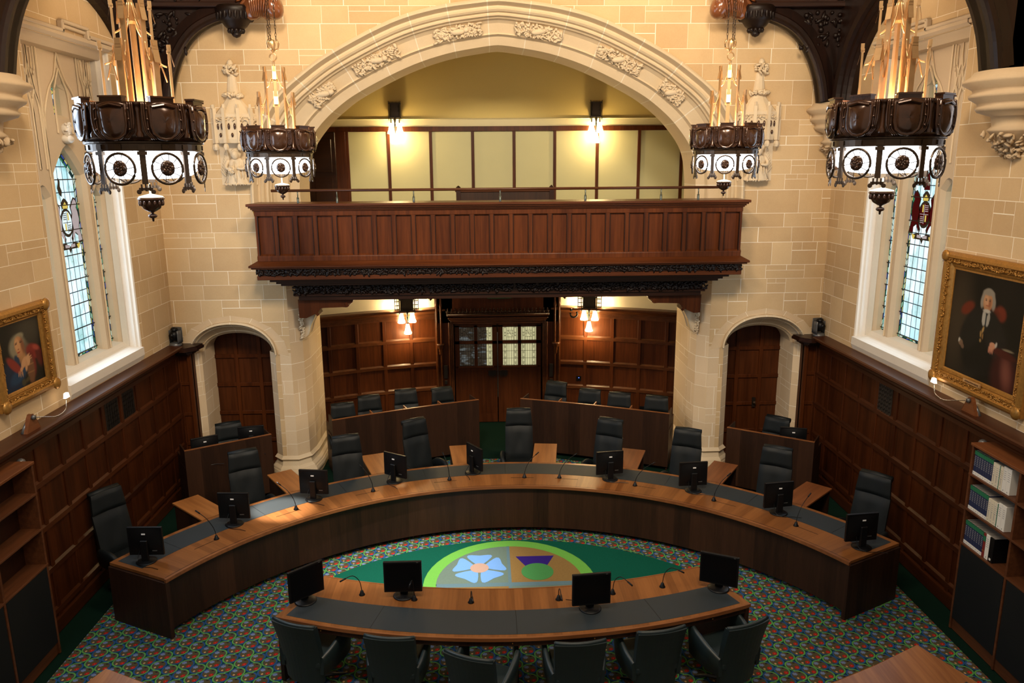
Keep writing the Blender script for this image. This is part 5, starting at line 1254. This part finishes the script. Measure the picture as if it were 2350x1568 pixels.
portrait(1, 7.60, 9.27, 2.64, 4.25, .20, [
    (.10, .55, .18, .45, 0, (.045, .030, .016), .8),
    (.25, .655, .10, .055, .55, (.16, .022, .008), .3), (.71, .68, .075, .065, -.75, (.17, .025, .01), .3), (.62, .70, .1, .03, -.5, (.12, .02, .008), .5),
    (.50, .34, .30, .34, 0, BLK, .12), (.34, .46, .13, .22, -.5, (.009, .008, .007), .2), (.68, .44, .13, .2, .55, (.012, .010, .009), .2), (.50, .58, .20, .12, 0, (.010, .009, .008), .2),
    (.84, .14, .17, .22, 0, (.045, .006, .005), .3), (.87, .16, .06, .13, .2, (.20, .06, .04), .9), (.80, .33, .17, .035, -.1, (.07, .010, .006), .3), (.86, .375, .07, .010, 0, (.22, .18, .11), .4),
    (.52, .80, .088, .085, 0, WG, .12), (.445, .75, .025, .06, 0, WG, .3), (.600, .75, .025, .06, 0, WG, .3), (.520, .755, .063, .088, 0, SK, .12), (.497, .775, .030, .05, 0, (.62, .33, .17), .5), (.52, .845, .075, .028, 0, WG, .25),
    (.548, .745, .018, .04, 0, (.34, .13, .06), .6), (.493, .772, .011, .0055, 0, (.03, .015, .01), .4), (.545, .772, .011, .0055, 0, (.03, .015, .01), .4), (.494, .786, .015, .003, .1, (.22, .13, .08), .5), (.546, .786, .015, .003, -.1, (.22, .13, .08), .5), (.518, .748, .010, .020, 0, (.66, .33, .18), .5), (.519, .722, .020, .005, 0, (.38, .08, .04), .4),
    (.52, .672, .05, .018, 0, (.55, .50, .42), .3), (.492, .60, .026, .072, .05, (.46, .43, .36), .15), (.550, .595, .022, .066, -.12, (.40, .37, .31), .15), (.522, .585, .007, .075, 0, (.02, .03, .035), .3),
    (.500, .49, .012, .032, -.3, (.50, .30, .10), .4), (.475, .445, .010, .03, .1, (.42, .24, .07), .4), (.505, .43, .007, .03, 0, (.32, .17, .05), .4), (.480, .385, .012, .016, 0, (.40, .24, .08), .4),
    (.205, .305, .035, .03, -.4, (.20, .12, .07), .2), (.235, .275, .028, .022, -.7, (.17, .095, .055), .3), (.180, .325, .012, .022, -.3, (.5, .46, .38), .3),
    (.655, .375, .042, .028, -.1, (.62, .30, .17), .15), (.640, .345, .035, .030, .1, (.60, .27, .15), .2), (.612, .320, .010, .022, .1, (.5, .2, .12), .4), (.636, .315, .009, .022, 0, (.5, .2, .12), .4), (.662, .318, .009, .022, 0, (.5, .2, .12), .4), (.700, .390, .012, .026, -.2, (.55, .5, .42), .3)],
    (.012, .009, .007), 'tall gilt-framed portrait of a seated judge in black robes on the right wall', (.02, .16, .13))
portrait(-1, 7.98, 9.06, 2.78, 3.83, .16, [
    (.75, .85, .35, .25, 0, (.055, .045, .03), .9),
    (.42, .62, .20, .18, .1, (.26, .22, .14), .25), (.36, .50, .075, .12, .1, (.28, .23, .14), .3), (.60, .52, .11, .14, .1, (.14, .11, .07), .4), (.47, .765, .12, .055, .15, (.28, .24, .15), .3),
    (.48, .45, .10, .10, 0, (.44, .21, .08), .25),
    (.22, .18, .26, .30, -.4, (.008, .020, .05), .25), (.35, .20, .22, .10, .35, (.012, .045, .10), .3), (.36, .44, .05, .08, .5, (.015, .04, .08), .3),
    (.78, .48, .19, .11, -.35, (.24, .022, .015), .25), (.70, .30, .10, .20, .1, (.17, .016, .012), .3), (.90, .38, .07, .17, .2, (.10, .01, .008), .4), (.28, .37, .20, .07, -.75, (.25, .028, .018), .25), (.85, .52, .08, .04, -.4, (.38, .06, .04), .5),
    (.66, .22, .09, .22, 0, (.17, .07, .03), .25), (.66, .30, .085, .012, 0, (.30, .14, .06), .4), (.66, .18, .085, .012, 0, (.28, .13, .05), .4),
    (.455, .635, .105, .145, .15, (.52, .23, .09), .15), (.42, .65, .06, .10, .15, (.66, .34, .15), .4), (.54, .62, .04, .12, .1, (.24, .09, .04), .6),
    (.39, .672, .030, .009, .25, (.10, .04, .02), .4), (.505, .680, .032, .010, .1, (.08, .03, .015), .4), (.395, .69, .035, .006, .3, (.20, .11, .06), .5), (.505, .70, .035, .006, .1, (.15, .08, .05), .5), (.435, .62, .022, .05, .2, (.64, .32, .14), .5), (.43, .585, .02, .01, 0, (.3, .09, .04), .5), (.425, .54, .038, .012, .1, (.36, .06, .03), .3), (.44, .49, .06, .02, 0, (.48, .22, .09), .4),
    (.52, .365, .10, .055, .75, (.62, .32, .15), .2), (.44, .28, .045, .03, .6, (.60, .30, .14), .3), (.36, .225, .010, .045, -.3, (.6, .3, .14), .35), (.40, .215, .010, .05, -.15, (.6, .3, .14), .35), (.445, .21, .010, .05, 0, (.6, .3, .14), .35),
    (.62, .375, .05, .085, -.15, (.64, .34, .16), .2), (.65, .45, .035, .010, .7, (.62, .32, .15), .35), (.68, .415, .040, .010, .4, (.6, .3, .14), .35), (.69, .385, .035, .009, .2, (.55, .26, .12), .35), (.56, .30, .03, .08, -.2, (.58, .29, .13), .3),
    (.45, .07, .05, .05, 0, (.06, .05, .025), .4), (.55, .09, .06, .03, .4, (.07, .05, .02), .4)],
    (.014, .012, .009), 'gilt-framed portrait of a long-haired man in red and blue on the left wall', (.05, .14, .02))

# picture lamps on the cap of the panelling
for s_, nm in ((-1, 'left'), (1, 'right')):
    T = thing('picture_lamp', 'small lit picture lamp on a bent rod under the %s portrait' % nm, 'picture lamp', (5.30*s_, 8.30, 2.48))
    MB().prism([(-.13, 0), (.13, 0), (.05, .15), (.02, .19), (-.02, .19), (-.05, .15)], -.02, .02, 'x').build('bracket', 'walnut_flap_r', T, bevel=.004)
    MB().tube([(-.05*s_, .0, .155), (-.02*s_, 0, .155)], .026, 12).tube([(.02*s_, -.03, .12), (.03*s_, -.09, .06), (.04*s_, -.12, 0)], .018, 6).build('clamp', 'grey_plastic', T, smooth=True)
    MB().tube(catmull([(-.03*s_, 0, .155), (-.03*s_, .18, .10), (-.03*s_, .45, .02), (-.02*s_, .66, .03), (0, .74, .11), (0, .76, .17)], 5), .006, 6).build('rod', 'chrome', T, smooth=True)
    MB().prism([(.715, .15), (.805, .15), (.785, .21), (.735, .21)], -.015, .015, 'x').build('lamp_head', 'lamp_picture', T)
    # cameras on the corner shelves
    T = thing('pan_tilt_camera', 'black and silver pan-tilt camera on the %s corner shelf' % nm, 'camera', (5.35*s_, 12.52, 2.463), R(18*s_))
    MB().lathe([(0, 0), (.095, 0), (.10, .02), (.09, .045), (.07, .06), (0, .065)], 20).build('base', 'grey_plastic', T, smooth=True)
    MB().ell((0, 0, .18), (.075, .085, .085), nu=16, nv=10).tube([(0, -.05, .185), (0, -.10, .185)], .035, 14).build('camera_head', 'black_plastic', T, smooth=True)
    mb = MB()
    for d in (-1, 1): mb.grid([[(.088*d, -.05+.1*i/4, z) for i in range(5)] for z in (.05, .12, .2, .26)])
    mb.grid([[(.092*cos(t), .06+.03*sin(t), z) for t in [pi*i/8 for i in range(9)]] for z in (.06, .15, .24, .30)]); mb.build('bracket', 'grey_plastic', T, smooth=True, solid=.012)
    MB().lathe([(.06, .27), (.05, .30), (0, .315)], 16).build('cap', 'black_plastic', T, smooth=True)

# ------------------------------------------------------------------ carved tabernacles with angels on the back wall
for s_, nm in ((-1, 'left'), (1, 'right')):
    T = thing('carved_tabernacle', 'pale carved angel under a pinnacled stone canopy, %s of the great arch' % nm, 'sculpture', (4.14*s_, YB, 0))
    mb = MB()
    def oct_(r, z): return [(r*cos(R(180+180*i/5)), r*.62*sin(R(180+180*i/5)), z) for i in range(6)]
    mb.grid([oct_(.30, 5.68), oct_(.33, 5.74), oct_(.33, 6.05)])
    mb.grid([oct_(.33, 6.05), oct_(.355, 6.07), oct_(.355, 6.11), oct_(.33, 6.13)]); mb.grid([oct_(.30, 6.13), oct_(.13, 6.33), oct_(.10, 6.40), oct_(.06, 6.70), oct_(.05, 6.72)])
    mb.add(oct_(.30, 5.68), [tuple(range(6))])
    for i in range(6):
        a = R(180+36*i); x, y = .345*cos(a), .345*.62*sin(a); mb.obox((x, y, 5.94), (.05, .05, .52), a); mb.obox((x, y, 6.20), (.035, .035, .12), a+.78); mb.ell((x, y-.01, 5.62), (.045, .04, .06), nu=6, nv=4)
    mb.build('canopy', 'carved_stone', T)
    for i in range(5):
        a = R(198+36*i); x, y = .325*cos(a), .325*.62*sin(a)
        for dx_, dz_, sz_ in ((-.045, 5.93, .05), (.045, 5.93, .05), (0, 5.80, .035)):
            xx, yy = x-dx_*sin(a), y+dx_*cos(a); MB().ell((xx, yy, dz_), (.02, .02, sz_), nu=8, nv=5).build('canopy_opening', 'bronze_dark', T, smooth=True)  # canopy is solid: dark lumps painted in as the shade of its openings
    mb = MB(); carve(mb, lambda u, v: (Vector((.34*cos(R(190+160*u)), .34*.62*sin(R(190+160*u)), 6.0+.07*v)), Vector((cos(R(190+160*u)), sin(R(190+160*u)), 0))), 70, .022, RND, .8)
    carve(mb, lambda u, v: (Vector((.14*cos(R(190+160*u)), .12*sin(R(190+160*u)), 6.38+.05*v)), Vector((cos(R(190+160*u)), sin(R(190+160*u)), 0))), 26, .035, RND, 1)
    carve(mb, lambda u, v: (Vector((.09*cos(R(190+160*u)), .09*sin(R(190+160*u)), 6.70+.14*v)), Vector((cos(R(190+160*u)), sin(R(190+160*u)), 0))), 34, .035, RND, 1)
    mb.ell((0, -.04, 6.86), (.05, .05, .07)); mb.build('foliage', 'carved_stone', T, smooth=True)
    sy = -1
    mb = MB().ell((0, -.15, 5.50), (.055, .06, .072), nu=14, nv=10).ell((0, -.11, 5.52), (.085, .065, .088), nu=14, nv=10)
    mb.ell((0, -.20, 5.495), (.010, .014, .016), nu=6, nv=4)
    body = []
    for z, rx, ry in ((5.46, .05, .05), (5.42, .12, .08), (5.36, .145, .09), (5.27, .13, .10), (5.18, .15, .11), (5.08, .20, .12), (5.05, .205, .12)):
        body.append([(rx*cos(2*pi*i/28)*(1+.07*cos(7*2*pi*i/28+z*9)), -.08+ry*sin(2*pi*i/28)*(1+.10*cos(9*2*pi*i/28+z*7)), z) for i in range(28)])
    mb.grid(body, closed_u=True)
    for i in range(12):
        u = i/11*2-1; mb.tube([(.11*u, -.155+.05*u*u, 5.40), (.13*u+.02*sin(3*i), -.19+.07*u*u, 5.24), (.19*u+.03*sin(2*i), -.18+.08*u*u, 5.06)], .011, 5, r2=.020)
    for d in (-1, 1):
        mb.tube(catmull([(.12*d, -.10, 5.42), (.155*d, -.15, 5.34), (.12*d, -.20, 5.29), (.03*d, -.21, 5.30)], 4), .032, 8, r2=.018)
        for k in range(9): mb.ell((.15*d+.011*k*d, -.03, 5.50-.035*k), (.018, .014, .10-.004*k), (0, (.25+.05*k)*d, 0), 8, 5)
    mb.ell((-.055, -.215, 5.27), (.062, .025, .068), nu=12, nv=6); carve(mb, lambda u, v: (Vector((-.055+.05*(u-.5)*2, -.238, 5.27+.05*(v-.5)*2)), Vector((0, -1, 0))), 16, .016, RND, .8)
    carve(mb, lambda u, v: (Vector((-.2+.4*u, -.14-.05*sin(pi*u), 5.05)), Vector((0, -.7, .7))), 24, .022, RND, .8)
    mb.build('angel', 'carved_stone', T, smooth=True)
    MB().box(-.28, .28, -.012, 0, 5.04, 5.70).build('back_slab', 'carved_stone', T)

# ------------------------------------------------------------------ chandeliers
def chandelier(label, rot):
    T = thing('chandelier', label, 'chandelier', (0, 0, 0), 0, 'chandeliers'); Z = -5.45
    def pol(r, a, z): return (r*cos(a+rot), r*sin(a+rot), z+Z)
    mb = MB().lathe([(.395, 5.50), (.43, 5.505), (.44, 5.56), (.445, 5.66), (.44, 5.76), (.43, 5.775), (.40, 5.775), (.385, 5.7), (.385, 5.50)], 48, (0, 0, Z)); mb.lathe([(0, 5.50), (.40, 5.50), (.42, 5.49)], 32, (0, 0, Z)); mb.build('crown_band', 'bronze_dark', T, smooth=True)
    for k in range(8):
        a = 2*pi*k/8; mb = MB(); b = 0
        # convex shield
        sh = [(-.11, .12), (-.11, -.03), (-.095, -.09), (-.05, -.125), (0, -.135), (.05, -.125), (.095, -.09), (.11, -.03), (.11, .12), (.05, .135), (0, .14), (-.05, .135)]
        rw = []
        for sc_, d in ((1.0, 0), (.99, .018), (.95, .027), (.88, .028), (.84, .022), (.80, .024), (.74, .032), (.6, .041), (.4, .048), (.2, .051), (.0, .052)): rw.append([(.445+d-.02*(abs(x)*8)**2*.3+.02*(z if z > 0 else -z*.0), x*sc_, 5.635+z*sc_) for x, z in sh])
        mb.grid(rw, closed_u=True, flip=True)
        s0 = len(mb.v); mb.box(.40, .462, -.085, .085, 5.765, 5.80).box(.395, .475, -.09, .09, 5.80, 5.812).box(.40, .455, -.125, .125, 5.74, 5.77)
        mb.tube([(.475, -.085, 5.735), (.488, 0, 5.752), (.475, .085, 5.735)], .010, 6)
        mb.xf(Matrix.Translation((0, 0, Z)) @ Matrix.Rotation(a+rot, 4, 'Z')); so_ = mb.build('shield', 'bronze_dark', T, smooth=True)
        for p_ in so_.data.polygons:
            if p_.index >= (len(rw)-1)*12: p_.use_smooth = False
        # curling straps and column between the shields
        mb = MB()
        for d in (-1, 1):
            for e in (0, .018, .034): mb.tube(catmull([(.452, d*(.118+e), 5.77), (.462, d*(.124+e), 5.66), (.458, d*(.115+e*.8), 5.56), (.45, d*(.06+e), 5.515)], 3), .007, 5)
            for z in (5.72, 5.65, 5.58): mb.ell((.468, d*.125, z), (.010, .010, .010), nu=6, nv=4)
        mb.xf(Matrix.Translation((0, 0, Z)) @ Matrix.Rotation(a+rot, 4, 'Z')); mb.build('strapwork', 'bronze_dark', T, smooth=True)
        a2 = a+pi/8; c = pol(.452, a2, 0)
        MB().lathe([(.03, 5.53), (.032, 5.55), (.02, 5.57), (.02, 5.70), (.026, 5.72), (.026, 5.745), (.034, 5.75), (.034, 5.765)], 8, c).build('baluster', 'bronze_dark', T, smooth=True)
        # drop post with pierced foot
        mb = MB().box(.415, .43, -.022, .022, 5.20, 5.44).box(.41, .44, -.035, .035, 5.405, 5.43).box(.418, .426, -.05, .05, 5.155, 5.175).box(.418, .426, -.035, -.022, 5.15, 5.2).box(.418, .426, .022, .035, 5.15, 5.2).box(.418, .426, -.006, .006, 5.15, 5.2)
        for d in (-1, 1): mb.ell((.422, d*.05, 5.145), (.004, .018, .018), nu=8, nv=6)
        mb.xf(Matrix.Translation((0, 0, Z)) @ Matrix.Rotation(a2+rot, 4, 'Z')); mb.build('drop_post', 'bronze_mid', T)
        # pierced roundel with a rose boss
        mb = MB().tube([(.434, .116*cos(t), 5.308+.109*sin(t)) for t in [2*pi*i/28 for i in range(28)]], .0105, 6, closed=True)
        for i in range(10): t = 2*pi*i/10; mb.tube([(.43, .05*cos(t), 5.308+.05*sin(t)), (.432, .112*cos(t+.12), 5.308+.112*sin(t+.12))], .0032, 4)
        mb.xf(Matrix.Translation((0, 0, Z)) @ Matrix.Rotation(a+rot, 4, 'Z')); mb.build('roundel', 'bronze_mid', T, smooth=True)
        mb = MB().ell((.438, 0, 5.312), (.018, .058, .058), nu=12, nv=8)
        for i in range(5):
            for rr, sz in ((.034, .018), (.018, .012)): t = 2*pi*i/5+(.6 if rr < .03 else 0); mb.ell((.45, rr*cos(t), 5.312+rr*sin(t)), (.010, sz, sz), nu=8, nv=5)
        mb.ell((.458, 0, 5.312), (.008, .009, .009), nu=6, nv=4)
        mb.xf(Matrix.Translation((0, 0, Z)) @ Matrix.Rotation(a+rot, 4, 'Z')); mb.build('rose_boss', 'bronze_dark', T, smooth=True)
    mb = MB().lathe([(.405, 5.43), (.425, 5.435), (.428, 5.485), (.445, 5.49), (.448, 5.50), (.40, 5.505), (.40, 5.43)], 48, (0, 0, Z))
    for k in range(16): p = pol(.428, 2*pi*k/16, 5.462); mb.obox(p, (.014, .05, .035), 2*pi*k/16+rot)
    mb.build('lower_ring', 'bronze_mid', T)
    MB().lathe([(.385, 5.43), (.382, 5.33), (.37, 5.285), (.33, 5.255), (.2, 5.235), (.0, 5.23)], 40, (0, 0, Z)).build('glass_bowl', 'glass_white', T, smooth=True)
    # spire of slender buttresses: low outer set, tall inner set, little flying arches between
    def buttress(r, a, z0, z1, w_, parent_name):
        mb = MB().box(r-.008, r+.010, -w_, w_, z0, z1)
        mb.box(r-.014, r+.016, -w_*1.0, w_*1.0, z1-.012, z1+.012)
        mb.grid([[(r+.034-.010*i, y, z1-.105+.034*i+.006*i*i) for y in (-w_*1.15, w_*1.15)] for i in range(4)]); mb.box(r-.01, r+.018, -w_*.9, w_*.9, z1+.01, z1+.05)
        mb.grid([[(r-.008-.0*i, s1*(w_+.022-.007*i), z1-.10+.035*i) for s1 in (-1, 1)] for i in range(4)])
        mb.xf(Matrix.Translation((0, 0, Z)) @ Matrix.Rotation(a+rot, 4, 'Z')); return mb.build(parent_name, 'gilt_bronze', T)
    for k in range(6):
        a = 2*pi*k/6; buttress(.245, a, 5.50, 6.17, .024, 'outer_buttress'); buttress(.135, a, 5.50, 6.47, .020, 'inner_buttress')
        mb = MB().tube(catmull([(.225, 0, 6.06), (.18, 0, 6.08), (.15, 0, 6.15), (.140, 0, 6.22)], 4), .007, 5).tube(catmull([(.215, 0, 5.95), (.19, 0, 6.04), (.175, 0, 6.075)], 3), .006, 5).tube(catmull([(.15, 0, 5.95), (.165, 0, 6.04), (.178, 0, 6.075)], 3), .006, 5)
        mb.tube(catmull([(.135, 0, 6.28), (.09, 0, 6.31), (.05, 0, 6.38), (.02, 0, 6.5)], 4), .007, 5)
        mb.xf(Matrix.Translation((0, 0, Z)) @ Matrix.Rotation(a+rot, 4, 'Z')); mb.build('flying_arch', 'gilt_bronze', T, smooth=True)
    MB().lathe([(.026, 5.5), (.024, 6.35), (.04, 6.37), (.03, 6.46), (.015, 6.56), (.02, 6.58), (0, 6.6)], 6, (0, 0, Z)).build('centre_shaft', 'gilt_bronze', T)
    mb = MB().tube([(.045*cos(t), 0, 6.64+.045*sin(t)) for t in [2*pi*i/16 for i in range(16)]], .008, 6, closed=True, ).xf(Matrix.Translation((0, 0, Z))); mb.build('suspension_ring', 'gilt_bronze', T, smooth=True)
    mb = MB().lathe([(0, 6.69), (.02, 6.70), (.035, 6.74), (.045, 6.79), (.04, 6.83), (.02, 6.85), (0, 6.86)], 12, (0, 0, Z))
    for k in range(3): a = 2*pi*k/3+.5; mb.tube([(.02*cos(a), .02*sin(a), 6.72+Z), (.075*cos(a), .075*sin(a), 6.74+Z), (.085*cos(a), .085*sin(a), 6.80+Z), (.06*cos(a), .06*sin(a), 6.85+Z)], .012, 6)
    mb.build('suspension_cup', 'gilt_bronze', T, smooth=True)
    for k in range(3):
        a = 2*pi*k/3+.5; mb = MB(); x, y = .055*cos(a), .055*sin(a)
        for j in range(26):
            z = 6.86+.045*j+Z; mb.tube([((x+(.010*cos(t) if j % 2 else 0)), y+(0 if j % 2 else .010*cos(t)), z+.028*sin(t)) for t in [2*pi*i/8 for i in range(8)]], .0035, 4, closed=True)
        mb.build('chain', 'bronze_mid', T)
    MB().lathe([(.0, 5.20), (.008, 5.19), (.008, 5.12), (.03, 5.115), (.092, 5.10), (.098, 5.09), (.092, 5.085)], 16, (0, 0, Z)).build('bowl_cover', 'frieze_paint', T, smooth=True)
    mb = MB().lathe([(.100, 5.092), (.104, 5.082), (.098, 5.07), (.090, 5.068), (.085, 5.035), (.065, 5.005), (.03, 4.985), (.012, 4.978), (.010, 4.968), (.03, 4.962), (.036, 4.95), (.028, 4.938), (.010, 4.932), (.008, 4.91), (0, 4.905)], 20, (0, 0, Z))
    for k in range(14): a = 2*pi*k/14; mb.ell((.088*cos(a), .088*sin(a), 5.05+Z), (.012, .012, .024), nu=6, nv=4)
    mb.build('pendant_bowl', 'bronze_dark', T, smooth=True)
    return T
CH = [(-2.64, 5.68, R(-67-22.5-4), 'large gilt chandelier hanging nearest the camera at the left'), (2.66, 5.68, R(-117-22.5-6), 'large gilt chandelier hanging nearest the camera at the right'),
      (-2.635, 9.35, R(-75.8), 'smaller-looking far chandelier at the left, before the left carved angel'), (2.615, 9.35, R(-107), 'smaller-looking far chandelier at the right, before the right carved angel')]
for k, (x, y, rot, lab) in enumerate(CH):
    proto = chandelier(lab, rot); proto.location = (x, y, 5.43); proto.scale = (.865, .865, .92)
    point('chandelier_uplight', (x, y, 5.68), 230 if y > 8 else 150, WARM, .08)
